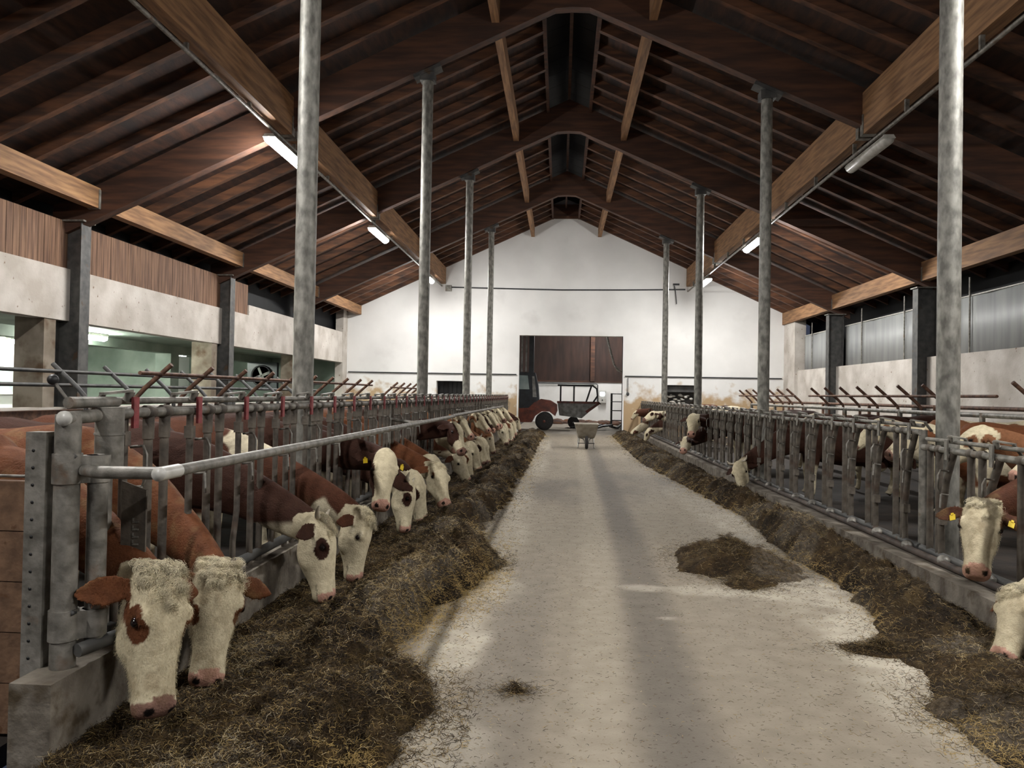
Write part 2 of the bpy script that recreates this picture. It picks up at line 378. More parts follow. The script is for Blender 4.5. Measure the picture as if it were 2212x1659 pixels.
lumps('feed_heap', [(-.3+rng.random()*3.6, 41.5+rng.random()*2, .02, .16+.28*rng.random()) for i in range(26)], M['rafter'], 'brown heap of loose feed on the floor beyond the loader', 'feed heap', 'stuff')
b = MB()
for k in range(9): b.bar((.5+k*.3, 34.6+.2*rng.random(), .12+.1*rng.random()), (1.2+k*.25, 35.2+rng.random(), .1+.2*rng.random()), .1, .08)
tag(b.build('scrap_timber', M['black']), 'dark boards lying across the floor behind the wheelbarrow', 'timber', kind='stuff')
# unseen lamps added to brighten the room beyond the doorway
for xx, yy, lb in ((-2.5, 38, 'added unseen tube lamp brightening the room beyond the doorway from under its roof'), (2.5, 42.5, 'added unseen tube lamp brightening the far wall beyond the doorway')):
    r = empty('tube_lamp', (xx, yy, 5.85)); tag(r, lb, 'lamp')
    MB().box(-.09, .09, -.8, .8, 0, .06).build('housing', M['lens_off'], r)
    MB().tube([(0, -.78, -.03), (0, .78, -.03)], .08, 8).build('diffuser', M['lamp_on'], r)

# ------------------------------------------------------------------ side walls
def wall_left():
    b = MB()
    b.box(XL-.3, XL, YB, YW, 0, 1.23)                       # sill wall
    b.box(XL-.3, XL, YB, 21.05, 2.8, 3.75).box(XL-.3, XL, 21.05, YW, 2.8, 3.72).box(XL-.28, XL-.02, 21.05, YW, 3.72, 4.05)
    b.box(XL-.3, XL+.02, 30.3, YW, 1.2, 5.3)
    struct(b.build('wall_left', M['concrete']))
    b = MB()
    for y0 in (.1, 6.3, 12.5, 18.8, 25.0): b.box(XL-.56, XL-.02, y0, y0+.3, 1.2, 2.82)
    struct(b.build('wall_left_piers', M['pier']))
    b = MB()
    n = int((21.05-YB)/.15)
    for i in range(n):
        y = YB+i*.15; b.box(XL-.12-.008*h01(i), XL-.06-.006*h01(i+9), y+.004, y+.146, 3.7, 4.62)
    struct(b.build('wall_left_cladding', M['cladding']))
    struct(MB().box(XL-.5, XL-.44, YB, YW, 3.6, 5.3).build('wall_left_outer', M['night']))
wall_left()
def wall_right():
    b = MB().box(XRR, XRR+.3, YB, YW, 0, 2.715)
    struct(b.build('wall_right', M['concrete'])); struct(MB().box(XRR-.12, XRR+.3, 29.5, YW, 0, 4.75).build('wall_right_end', M['concrete']))
    b = MB().box(XRR-.02, XRR+.3, 30.0, YW, 2.72, 4.7)
    struct(b.build('wall_right_pier', M['plaster']))
    struct(MB().box(XRR+.9, XRR+.95, YB, YW, 2.7, 5.6).build('wall_right_outer', M['night']))
    ys = [YB, .95, 7.12, 13.28, 19.45, 25.6, 29.7]
    for i in range(len(ys)-1):
        y0, y1 = ys[i]+.12, ys[i+1]-.25
        if y1 < 8: continue
        r = empty('wind_net_panel', (XRR+.26, (y0+y1)/2, 2.72))
        tag(r, {13.28: 'grey translucent wind panel in the nearest visible bay above the right wall', 19.45: 'grey translucent wind panel in the middle bay above the right wall',
                25.6: 'short grey translucent wind panel beside the white pier at the far end'}.get(ys[i], 'grey translucent wind panel behind the nearest right pillar'), 'wind panel', 'wind panels above the right wall')
        hh = (y1-y0)/2; b = MB(); n = 40
        V = []
        for j in range(n+1):
            y = -hh+2*hh*j/n; wv = .012*math.sin(y*2.3)+.02*math.exp(-((y % 1.4)-.7)**2*60)
            V += [(wv, y, 0), (wv, y, 1.32), (wv+.01, y, 1.32), (wv+.01, y, 0)]
        F = [(4*j+k, 4*j+4+k, 4*j+4+(k+1) % 4, 4*j+(k+1) % 4) for j in range(n) for k in range(4)]+[(0, 1, 2, 3), (4*n+3, 4*n+2, 4*n+1, 4*n)]
        b.add(V, F, True); b.build('net', M['net'], r)
        MB().tube([(-.01, -hh, 1.33), (-.01, hh, 1.33)], .018, 6).build('top_tube', M['lens_off'], r)
        nr = max(1, int(round(2*hh/2.4)))
        for j in range(nr):
            y = -hh+(j+.5)*2*hh/nr; MB().tube([(-.05, y, 0), (-.05, y, 1.75)], .02, 6).build('rod', M['galv'], r)
wall_right()

# annex behind the left wall
struct(MB().box(-16, -15.8, YB, YW+6, 0, 2.95).build('wall_annex_outer', M['plaster']))
struct(MB().box(-15.8, XL-.3, YW, YW+.2, 0, 2.95).build('wall_annex', M['pale_green']))
struct(MB().box(-16, XL-.3, YB, YW, 2.95, 3.1).build('ceiling_annex', M['pale_green']))
struct(MB().box(-12.6, -12.2, YB, YW, 2.7, 2.95).build('trim_3', M['pale_green']))
b = MB()
for y in (22.6,): b.box(-12.65, -12.15, y, y+.5, 0, 2.7)
b.box(-15.8, -13.2, 24, 24.15, 0, 2.95)
struct(b.build('wall_annex_posts', M['pale_green']))
for i, y in enumerate((16.0, 20.6, 26.0)):
    r = empty('window_%d' % (i+1), (-15.76, y, 1.35)); struct(r)
    MB().box(0, .06, -.9, .9, 0, .06).box(0, .06, -.9, .9, .74, .8).box(0, .06, -.9, -.84, 0, .8).box(0, .06, .84, .9, 0, .8).box(0, .05, -.03, .03, 0, .8).build('window_frame', M['lens_off'], r)
    MB().box(.0, .02, -.85, .85, .05, .75).build('pane', M['glass'], r)
r = empty('ventilation_fan', (-11.5, 29.0, 1.75)); tag(r, 'dark box fan hanging in the opening of the left wall', 'fan')
MB().box(-.9, .3, -.1, .1, -.1, .95).build('housing', M['machine_dark'], r)
MB().lathe([(.42, 0), (.42, .06), (.36, .06), (.36, 0)], 20, (-.3, -.12, .42), [(1, 0, 0), (0, 0, 1), (0, -1, 0)]).build('ring', M['black'], r)
for k in range(4):
    a = k*PI/2+.4
    MB().obox((-.3+.18*math.cos(a), -.14, .42+.18*math.sin(a)), (math.cos(a), 0, math.sin(a)), (-math.sin(a), .4, math.cos(a)), (0, 1, .3), .16, .06, .005).build('blade', M['machine_grey'], r)
def annex_lamp(x, y, label):
    r = empty('annex_lamp', (x, y, 2.85)); tag(r, label, 'lamp', 'lamps of the side room')
    MB().box(-.08, .08, -.75, .75, .03, .1).build('housing', M['lens_off'], r)
    MB().tube([(0, -.74, 0), (0, -.7, -.02), (0, .7, -.02), (0, .74, 0)], .065, 8).build('diffuser', M['lamp_annex'], r)
annex_lamp(-11.6, 17.6, 'lit lamp under the low ceiling seen through the left wall opening')
annex_lamp(-13.6, 12.3, 'lit lamp in the bright side room behind the nearest left pier')
annex_lamp(-13.6, 25.6, 'lit lamp in the far part of the side room')
annex_lamp(-15.2, 20.4, 'lit lamp close to the pale outer wall of the side room')

# ------------------------------------------------------------------ roof
ceil = struct(empty('ceiling', (0, 0, 0)))
def slope_pts(x0, x1, dz0, dz1): return [(x0, zroof(x0)+dz0), (x1, zroof(x1)+dz0), (x1, zroof(x1)+dz1), (x0, zroof(x0)+dz1)]
MB().prism(slope_pts(-10.4, -.47, .2, .24), 'y', YB, YW).build('roof_boards', M['boards'], ceil)
MB().prism(slope_pts(.67, 10.6, .2, .24), 'y', YB, YW).build('roof_boards', M['boards'], ceil)
ys = []
for i in range(len(FR)):
    a = FR[i]; c = FR[i+1] if i+1 < len(FR) else YW
    n = 7 if c-a > 5.9 else 6
    ys += [a+(c-a)*k/n for k in range(1, n)]
ys += [YW-.1]
for y in ys:
    for (a, c) in ((-10.3, -.42), (.62, 10.5)):
        MB().prism(slope_pts(a, c, 0, .2), 'y', y-.06, y+.06).build('rafter', M['rafter'], ceil)
def frame_poly():
    zb = lambda x: 8.52-.45*abs(x-XR0)
    xs = [-9.3, -8.4, -1.0, -.5, -.2]; pts = []
    for x in xs: pts.append((x, min(zb(x), zb(.75) + .0 if False else zb(x))))
    pts.append((XR0, 8.40+.02))
    for x in (.4, .7, 1.2, 8.6, 9.5): pts.append((x, zb(x)))
    pts = [(x, z if abs(x-XR0) > .8 else min(z, 8.40)) for x, z in pts]
    top = [(9.5, zroof(9.5)+.1), (XR0, zroof(XR0)+.1), (-9.3, zroof(-9.3)+.1)]
    return pts+top
for y in FR:
    MB().prism(frame_poly(), 'y', y-.1, y+.1).build('main_frame', M['frame'], ceil)
for i in range(len(FR)+1):
    a = (FR[i-1]+.1) if i else YB; c = (FR[i]-.1) if i < len(FR) else YW
    for x, zb, wd in ((-1.25, 8.14, .14), (1.5, 8.14, .14), (-4.95, 6.16, .2), (5.15, 6.12, .2), (-8.5, 4.84, .2), (9.0, 4.6, .2)):
        x0, x1 = x-wd/2, x+wd/2
        MB().prism([(x0, zb), (x1, zb), (x1, zroof(x1)), (x0, zroof(x0))], 'y', a, c).build('purlin', M['glulam'], ceil)
        if abs(x) > 4:
            sgn = 1 if x < 0 else -1
            for ye in (a, c):
                if YB < ye < YW: MB().box(x-wd/2-.01, x+wd/2+.01, ye-.06, ye+.06, zb-.01, zb+.34).build('beam_hanger', M['galv'], ceil)
for x in (-.44, XR0, .64):
    MB().box(x-.035, x+.035, YB, YW, (zroof(-.45) if x != XR0 else 9.28), (zroof(-.45)+.24 if x != XR0 else 9.42)).build('ridge_batten', M['frame'], ceil)
MB().box(-.64, .84, YW-.2, YW-.12, 8.86, 9.44).build('ridge_dark_cover', M['frame'], ceil)  # dark board added over the lit wall notch so the ridge end reads dark
# raised ridge light of dark sheets on short uprights
b = MB()
for y0 in np.arange(YB, YW-.3, .75):
    y1 = y0+.74
    b.prism([(-.62, 9.42), (XR0, 9.72), (XR0, 9.74), (-.62, 9.44)], 'y', y0, y1)
    b.prism([(.82, 9.42), (XR0, 9.72), (XR0, 9.74), (.82, 9.44)], 'y', y0, y1)
b.build('ridge_skylight', M['night'], ceil)
b = MB()
for y in np.arange(YB, YW, 1.23):
    b.box(-.66, -.6, y-.03, y+.03, 9.0, 9.44).box(.8, .86, y-.03, y+.03, 9.0, 9.44)
b.build('skylight_uprights', M['frame'], ceil)

# ------------------------------------------------------------------ wall columns (steel H)
def h_col(name, x, y, z0, z1, sgn, label):
    r = empty(name, (x, y, z0)); tag(r, label, 'column', 'dark steel columns along the walls')
    h = z1-z0
    MB().box(-.24, -.222, -.14, .14, 0, h).box(.222, .24, -.14, .14, 0, h).box(-.222, .222, -.008, .008, 0, h).build('profile', M['column'], r)
    MB().box(-.28, .3, -.18, .18, h, h+.03).build('head_plate', M['galv'], r)
ordn = ['nearest', 'second', 'third', 'fourth']
for k, y in enumerate(FR[2:]):
    h_col('steel_column', -8.96, y, 0, 4.6, 1, '%s dark steel column along the left wall with the board cladding' % ordn[k])
    h_col('steel_column', 9.05, y, 0, 4.42, 1, '%s dark steel column along the right wall with the grey panels' % ordn[k])

# ------------------------------------------------------------------ round pillars
def pillar(x, y, side, k):
    r = empty('steel_pillar', (x, y, 0)); tag(r, '%s tall round grey steel pillar in the %s row beside the feed aisle' % (ordn[k], side), 'pillar', 'round steel pillars beside the aisle')
    zt = 8.5-.45*abs(x-XR0)-.05
    MB().tube([(0, 0, 0), (0, 0, zt-.05)], .097, 20).build('shaft', M['pillar'], r)
    s = -.45 if x > XR0 else .45
    d = nrm((1, 0, s)); MB().obox((0, 0, zt+.0), d, (0, 1, 0), np.cross(d, (0, 1, 0)), .26, .13, .03).box(-.13, .13, -.11, .11, zt-.16, zt-.02).build('head_plate', M['column'], r)
    MB().box(-.11, .11, -.11, .11, 0, .02).build('base_plate', M['column'], r)
for k, y in enumerate(FR[2:]):
    pillar(-2.45, y, 'left', k); pillar(3.48, y, 'right', k)

# ------------------------------------------------------------------ lamps and cable trays
def tray(x, z, y0, y1, label):
    b = MB().tube([(x, y0, z), (x, y1, z)], .03, 8)
    for y in np.arange(y0+.5, y1, 2.0): b.box(x-.03, x+.03, y-.02, y+.02, z+.02, z+(.10 if x < 0 else .20))
    tag(b.build('cable_conduit', M['galv']), label, 'conduit')
tray(-5.0, 6.06, YB, YW-.1, 'long grey conduit under the left roof purlin carrying the lamps')
tray(5.1, 5.92, YB, YW-.1, 'long grey conduit under the right roof purlin carrying the lamps')
def lamp(x, y, z, on, label):
    r = empty('tube_lamp', (x, y, z)); tag(r, label, 'lamp', 'tube lamps under the roof')
    MB().prism([(-.105, .03), (.105, .03), (.07, .085), (-.07, .085)], 'y', -.8, .8).build('housing', M['lens_off'], r)
    n = 8; rings = []
    for yy, s in ((-.8, .5), (-.785, .8), (-.76, 1), (.76, 1), (.785, .8), (.8, .5)):
        rings.append([(.10*s*math.cos(PI*k/n), yy, .03-.10*s*math.sin(PI*k/n)) for k in range(n+1)])
    MB().loft(rings).build('diffuser', M['lamp_on'] if on else M['lens_off'], r)
    for yy in (-.6, .6): MB().box(-.012, .012, yy-.015, yy+.015, .085, .16).build('clip', M['galv'], r)
LY = [(-1.0, 1), (5.3, 1), (13.1, 1), (20.0, 1), (27.6, 1)]
nl = ['lamp behind the viewer', 'lamp overhead near the viewer', 'nearest visible', 'second visible', 'farthest']
for k, (y, on) in enumerate(LY):
    lamp(-5.0, y, 5.86, True, '%s lit tube lamp under the left roof conduit' % nl[k])
    if k < 2: lamp(5.1, y, 5.72, True, '%s lit tube lamp under the right roof conduit' % nl[k])
lamp(5.1, 12.9, 5.72, False, 'unlit white tube lamp under the right roof conduit')
lamp(5.1, 20.4, 5.72, True, 'large lit tube lamp behind the second right pillar')
lamp(5.1, 27.2, 5.72, True, 'farthest lit tube lamp under the right roof conduit, by the end wall')
r = empty('wall_cable', (0, YW-.06, 6.0)); tag(r, 'dark cable stretched across the white end wall above the door', 'cable')
MB().tube([(-4.7, 0, .02), (-2, 0, -.03), (0, 0, -.06), (2.5, 0, -.04), (5.0, 0, 0)], .03, 6).build('cable_run', M['cable'], r)
MB().box(-4.85, -4.6, -.05, .05, -.15, .1).build('junction_box', M['galv'], r)
b = MB().tube([(XL+.1, YW-.04, 2.43), (DX0-.1, YW-.04, 2.43)], .025, 6)
tag(b.build('wall_conduit', M['cable']), 'thin grey conduit along the white end wall left of the door', 'conduit')
b = MB().tube([(DX1+.1, YW-.04, 2.43), (8.9, YW-.04, 2.43)], .025, 6)
tag(b.build('wall_conduit', M['cable']), 'thin grey conduit along the white end wall right of the door', 'conduit')
r = empty('hanging_plug', (2.74, YW-.06, 1.75)); tag(r, 'small dark plug hanging on a cable right of the doorway', 'plug')
MB().tube([(0, 0, 0), (0, 0, .62)], .015, 6).build('cable', M['cable'], r); MB().ell((0, 0, -.05), (.06, .04, .08), nu=8, nv=6).build('plug_body', M['cable'], r)
b = MB().tube([(4.55, YW-.1, 6.15), (4.6, YW-.1, 5.9), (4.65, YW-.1, 5.4)], .02, 6).tube([(4.5, YW-.1, 6.2), (4.75, YW-.1, 6.2)], .04, 6)
tag(b.build('cable_end', M['cable']), 'loose cable end dangling at the end wall below the right purlin', 'cable')

# ------------------------------------------------------------------ headlock fences
PITCHF = .66
proto_mesh = {}
def fence_meshes(ztop, zlock, z0, q=1.0):
    P = {}
    def T(*a, **k): return MB().tube(*a, **k)
    # coordinates: local x = across (positive toward the aisle), y = along, z = up
    P['post'] = MB().tube([(0, 0, z0), (0, 0, ztop-.01)], .024*q, 8).tube([(0, 0, ztop-.14), (0, 0, ztop-.02)], .030, 8).lathe([(.037, -.03), (.037, .03)], 10, (0, 0, ztop), [(1, 0, 0), (0, 0, 1), (0, -1, 0)]).mesh('post')
    P['bar'] = MB().tube([(0, .0, ztop-.005), (0, .0, z0+.42), (0, -.05, z0+.22), (0, -.05, z0+.05)], .021*q, 8).box(-.022, .022, -.025, .025, ztop-.16, ztop-.09).mesh('neck_bar')
    P['open'] = MB().tube([(0, -.02, ztop-.005), (0, .10, ztop-.25), (0, .19, z0+.34), (0, .17, z0+.05)], .024*q, 8).box(-.03, .03, .14, .23, z0+.33, z0+.41).mesh('neck_bar')
    z = ztop-.33
    P['handle'] = MB().tube([(.02, .03, z+.16), (.10, .0, z+.17), (.13, -.02, z+.13), (.13, -.02, z+.02), (.10, -.0, z-.03), (.02, .03, z-.04)], .008, 6).tube([(.10, -.01, z-.03), (.12, -.04, z-.14)], .008, 6).mesh('release_handle')
    P['latch'] = MB().box(.035, .050, -.02, .025, ztop-.075, zlock+.02).mesh('latch_strip')
    P['arm'] = MB().tube([(.0, 0, zlock), (.02, 0, zlock+.05)], .022, 8).bar((.02, 0, zlock+.05), (-.03, -.16, zlock+.035), .035, .012).bar((-.03, -.15, zlock+.03), (-.10, -.13, zlock-.05), .03, .01).mesh('latch_arm')
    return P
def add(name, me, m, loc, parent):
    if not me.materials: me.materials.append(m)
    o = bpy.data.objects.new(name, me); COL.objects.link(o); o.location = loc; o.parent = parent; return o
def fence(sx, X, sections, ztop, zlock, z0, labels, rnd_open, grp, rustlatch):
    P = fence_meshes(ztop, zlock, z0, 1.0 if sx > 0 else 1.22)
    if sx < 0:
        for k, me in P.items():
            me.transform(Matrix.Diagonal((-1, 1, 1, 1))); me.flip_normals()
    q = 0
    for (y0, n), lab in zip(sections, labels):
        r = empty('headlock_fence', (X, y0, 0)); tag(r, lab, 'feed fence', grp)
        Ls = n*PITCHF
        MB().tube([(0, 0, ztop), (0, Ls-.02, ztop)], .028, 10).build('top_rail', M['galv'], r)
        MB().tube([(-.03*sx, 0.02, zlock), (-.03*sx, Ls-.03, zlock)], .018, 8).build('lock_rail', M['galv'], r)
        MB().tube([(0, 0, z0+.06), (0, Ls-.02, z0+.06)], .034, 8).build('bottom_rail', M['column'], r)
        for i in range(n):
            y = i*PITCHF; q += 1
            add('post', P['post'], M['galv_dirty'], (0, y+.34, 0), r)
            add('post', P['post'], M['galv_dirty'], (0, y+.50, 0), r)
            op = h01(q*3.1+sx) < rnd_open
            nb = add('neck_bar', P['open'] if op else P['bar'], M['galv_dirty'], (0, y+.12, 0), r)
            add('release_handle', P['handle'], M['galv'], (0, 0, 0), nb)
            la = add('latch', P['latch'], M['red'] if not (rustlatch and h01(q*1.7) < .6) else M['galv'], (0, y+.14, 0), r)
            add('latch_arm', P['arm'], M['galv'], (0, 0, 0), la)
            if q % 9 == 1: MB().tube([(-.03*sx, y+.02, z0-.35 if False else z0), (-.03*sx, y+.02, ztop+.02)], .035, 10).build('support_post', M['galv'], r)
secL = [(3.45+i*9*PITCHF, 9) for i in range(4)]+[(3.45+36*PITCHF, 5)]
fence(1, -2.15, secL, 1.475, 1.535, .378, ['grey headlock feed fence section with red latches, nearest on the left of the aisle', 'left feed fence section second from the near end, red latches and neck bars',
      'middle section of the left feed fence with red latches', 'left feed fence section second from the white end wall', 'last short section of the left feed fence against the white end wall'], .12, 'left headlock feed fence sections', False)
secR = [(7.05+i*9*PITCHF, 9) for i in range(4)]
fence(-1, 3.28, secR, 1.32, 1.38, .22, ['right feed fence section with slanting bars, just beyond the step in the rail', 'second full section of the right feed fence from the near end', 'third full section of the right feed fence from the near end', 'last section of the right feed fence near the white end wall'], .85, 'right headlock feed fence sections', True)
fence(-1, 3.28, [(7.03-6*PITCHF, 6)], 1.19, 1.265, .22, ['nearest section of the right feed fence, with a lower top rail'], .6, 'right headlock feed fence sections', True)
# curb clamps of the right fence are part of a base tube
r = empty('base_tube', (3.2, 0, .255)); tag(r, 'dark base tube with pale clamps lying along the right curb', 'tube')
MB().tube([(0, 1, 0), (0, YW-.2, 0)], .032, 8).build('pipe', mat('dark base pipe', lin(78, 66, 58), lin(48, 40, 36), 8, rough=.7), r)
for y in np.arange(3.2, 22, .66):
    MB().ell((.02, y, .015), (.055, .07, .05), nu=8, nv=6).build('clamp', M['galv'], r)

# left near end: posts, clamps, crank
r = empty('fence_end_post', (-2.15, 3.2, .378)); tag(r, 'round galvanised double post with clamps standing on the near end of the left curb', 'post')
MB().tube([(-.0, -.05, 0), (-.0, -.05, 1.10)], .052, 18).build('post', M['galv'], r)
MB().tube([(.09, .03, .06), (.09, .03, .86)], .042, 18).build('post', M['galv'], r)
MB().tube([(.045, .18, .84), (.045, .18, 1.13)], .062, 18).tube([(.045, .18, 1.0), (.045, .18, 1.01)], .066, 18).build('sleeve', M['galv'], r)
for z in (.80, .12): MB().tube([(0, -.05, z), (0, -.05, z+.13)], .06, 18).tube([(.09, .03, z), (.09, .03, z+.12)], .05, 18).bar((0, -.05, z+.06), (.09, .03, z+.06), .07, .12).build('clamp', M['galv'], r)
for (x, z) in ((.045, .92), (.05, .24), (.03, .19)): MB().lathe([(.012, -.01), (.012, .02)], 8, (x, -.06, z), [(1, 0, 0), (0, 0, 1), (0, -1, 0)]).build('bolt', M['column'], r)
MB().tube([(.08, -.07, .08), (.22, .3, .10)], .03, 10).build('foot_tube', M['column'], r)
MB().tube([(.02, -.10, 1.085), (.02, .4, 1.10)], .030, 14).build('end_tube', M['galv'], r)
MB().lathe([(.033, 0), (.033, .015)], 16, (.02, -.10, 1.085), [(1, 0, 0), (0, 0, 1), (0, -1, 0)]).build('tube_cap', M['lens_off'], r)
r = empty('release_lever', (-2.16, 3.22, 1.53)); tag(r, 'thin steel lever with a black ball grip at the near end of the left fence', 'lever')
MB().tube([(0, -.06, 0), (0, .3, 0)], .026, 12).build('hub', M['galv'], r)
MB().tube([(0, -.05, .0), (-.07, -.05, .085)], .007, 8).build('rod', M['galv'], r)
MB().ell((-.08, -.05, .10), (.024, .024, .024), nu=14, nv=10).build('ball_grip', M['black'], r)
r = empty('perforated_post', (-2.275, 3.16, .0)); tag(r, 'square grey post with a column of holes left of the fence end', 'post')
b = MB().box(-.046, .046, -.04, .04, 0, 1.40); b.build('post', M['galv'], r)
for z in list(np.arange(.42, 1.36, .075)): MB().lathe([(.007, 0), (.007, .002)], 8, (-.01, -.04, z), [(1, 0, 0), (0, 0, 1), (0, -1, 0)]).build('hole', M['black'], r)
MB().box(.04, .13, .0, .02, 1.30, 1.38).build('bracket', M['galv'], r)
r = empty('mounting_plate', (-1.99, 3.42, .5)); tag(r, 'grey steel side plate with embossed marks behind the fence end post', 'plate')
MB().prism([(-.07, .0), (.03, .0), (.05, .3), (.05, .62), (-.07, .66)], 'y', -.006, .006).build('plate', M['galv_dirty'], r)
b = MB()
for k in range(8): b.box(-.012, .018, -.011, -.005, .22+k*.035, .228+k*.035).box(-.012, -.006, -.011, -.005, .225+k*.035, .243+k*.035)
b.build('embossed_marks', M['galv'], r)
# front neck rail
r = empty('neck_rail', (-1.66, 3.05, 1.243)); tag(r, 'long grey rail held out in front of the left feed fence over the cows necks', 'rail')
MB().tube([(0, 0, 0), (0, 8.6, 0)], .026, 12).build('rail', M['galv'], r)
MB().tube([(0.0, 8.4, .012), (0, 18.3, .012)], .025, 12).build('rail', M['galv'], r)
MB().tube([(-.43, .12, -.01), (-.3, .02, -.005), (0, 0, 0)], .027, 12).build('cantilever', M['galv'], r)
MB().lathe([(.03, 0), (.03, .012)], 16, (0, -.03, 0), [(1, 0, 0), (0, 0, 1), (0, -1, 0)]).tube([(0, -.03, 0), (0, .12, 0)], .03, 12).build('tube_cap', M['lens_off'], r)
for y in (6.3, 12.3, 18.2): MB().tube([(-.49, y, .02), (-.2, y, -.02), (0, y, 0)], .022, 8).build('cantilever', M['galv'], r)
# plank partition behind the fence end, at the left edge
r = empty('plank_partition', (-2.34, 3.29, 0)); tag(r, 'tan plank partition at the left edge, behind the perforated post', 'partition')
for i in range(5): MB().box(-1.9, 0, -.025, .025, .02+i*.23, .245+i*.23).build('plank', M['plank'], r)
MB().tube([(-1.9, 0, 1.185), (0, 0, 1.185)], .008, 6).build('edge_rod', M['galv'], r)

# ------------------------------------------------------------------ cubicles
def cubicles(X, ys, sgn, zr, rails, label, grp, m, y0, y1, names):
    r = empty('cubicle_rail', (X, 0, 0)); tag(r, label, 'rail', None)
    for z in rails: MB().tube([(0, y0, z), (0, y1, z)], .025, 8).build('rail', m, r)
    proto = None
    for k, y in enumerate(ys):
        if proto is None:
            proto = empty('cubicle_divider', (X, y, 0))
            s = sgn
            MB().tube([(-s*.35, 0, 0), (-s*.35, 0, 1.35), (-s*.33, 0, 1.48), (-s*.22, 0, 1.6), (s*.12, 0, 1.90)], .032, 8).build('upright', m, proto)
            MB().tube([(-s*.35, 0, 1.15), (-s*1.7, 0, 1.15), (-s*1.85, 0, 1.05), (-s*1.85, 0, .6), (-s*1.7, 0, .5), (-s*.35, 0, .5)], .026, 8).build('loop', m, proto)
            o = proto
        else:
            o = copy_tree(proto); o.location = (X, y, 0)
        tag(o, names(k), 'cubicle divider', grp)
onames = ['first', 'second', 'third', 'fourth', 'fifth', 'sixth', 'seventh', 'eighth', 'ninth', 'tenth', 'eleventh', 'twelfth', 'thirteenth', 'fourteenth', 'fifteenth', 'sixteenth', 'seventeenth', 'eighteenth', 'nineteenth', 'twentieth', 'twenty-first', 'twenty-second', 'twenty-third', 'twenty-fourth', 'twenty-fifth', 'twenty-sixth', 'twenty-seventh', 'twenty-eighth', 'twenty-ninth', 'thirtieth', 'thirty-first', 'thirty-second', 'thirty-third', 'thirty-fourth']
cubicles(-5.0, [9.1+1.12*i for i in range(10)], 1, 1.79, (1.78,), 'upper tube rail of the left cubicle row behind the fence', 'left cubicle dividers', M['rust'], 8.6, 19.6, lambda k: '%s bent tube divider from the near end of the left cubicle row' % onames[k])
cubicles(-6.6, [9.5+1.12*i for i in range(9)], -1, 1.79, (1.80, 1.62), 'dark double tube rail of the cubicle row by the left wall', 'dark cubicle dividers by the left wall', M['column'], 4, 20.2, lambda k: '%s dark bent divider from the near end of the row by the left wall' % onames[k])
cubicles(-5.0, [22.2+1.0*i for i in range(6)], 1, 1.75, (1.75,), 'short tube rail of the farther left cubicle row', 'farther left cubicle dividers', M['rust'], 21.8, 27.8, lambda k: '%s bent divider of the farther left row, beside the end wall' % onames[k])
cubicles(6.6, [11.2, 13.9, 14.9, 15.9, 16.9, 17.9, 18.9, 19.9], -1, 1.7, (1.7,), 'upper tube rail of the right cubicle row', 'right cubicle dividers', M['rust'], 11.8, 20.4, lambda k: '%s bent brown tube divider from the near end of the right cubicle row' % onames[k])
cubicles(6.6, [22.0+.95*i for i in range(7)], -1, 1.7, (1.7,), 'short tube rail of the farther right cubicle row', 'farther right cubicle dividers', M['rust'], 21.6, 28.2, lambda k: '%s bent divider of the farther right row, near the end wall' % onames[k])
def pen_rails(x, y0, y1, zs, label, m, n=5):
    r = empty('pen_fence', (x, y0, 0)); tag(r, label, 'fence')
    for z in zs: MB().tube([(0, 0, z), (0, y1-y0, z)], .035, 8).build('rail', m, r)
    for k in range(n): MB().tube([(0, (y1-y0)*k/(n-1), 0), (0, (y1-y0)*k/(n-1), max(zs)+.03)], .04, 8).build('post', m, r)
pen_rails(6.0, 8.5, 24, (1.42, 1.18, .9, .6), 'grey tube fence along the right pen in front of the cubicles', M['galv'], 7)
pen_rails(7.4, 9, 28, (1.5,), 'brown timber rail behind the right cubicles', M['rust'], 7)
b = MB().box(-7.0, -6.8, 2, YW-2, 1.0, 1.28)
tag(b.build('partition_beam', M['rust']), 'brown beam behind the cows along the left cubicles', 'beam')

# ------------------------------------------------------------------ cows
BROWN = {'red': lin(101, 60, 35), 'dark': lin(58, 34, 24), 'tan': lin(122, 82, 55), 'deep': lin(78, 45, 29)}
CREAM = np.array(lin(206, 195, 168)); PINK = np.array(lin(192, 148, 130)); BLK = np.array(lin(30, 22, 20))
def head_frame(P, Mz, n):
    a = nrm(np.array(Mz)-np.array(P)); n = np.array(n, float); n = nrm(n-a*np.dot(a, n)); l = np.cross(a, n)
    return a, n, l
HSEC = [(-.055, -.075, -.105, .028), (-.035, -.042, -.135, .062), (.0, -.004, -.160, .090), (.045, .026, -.188, .110), (.10, .042, -.212, .123), (.17, .048, -.235, .129), (.23, .044, -.245, .125),
        (.29, .036, -.238, .110), (.36, .026, -.212, .094), (.43, .018, -.180, .084), (.49, .016, -.162, .085), (.54, .012, -.155, .090), (.575, -.006, -.142, .084), (.598, -.038, -.118, .060)]
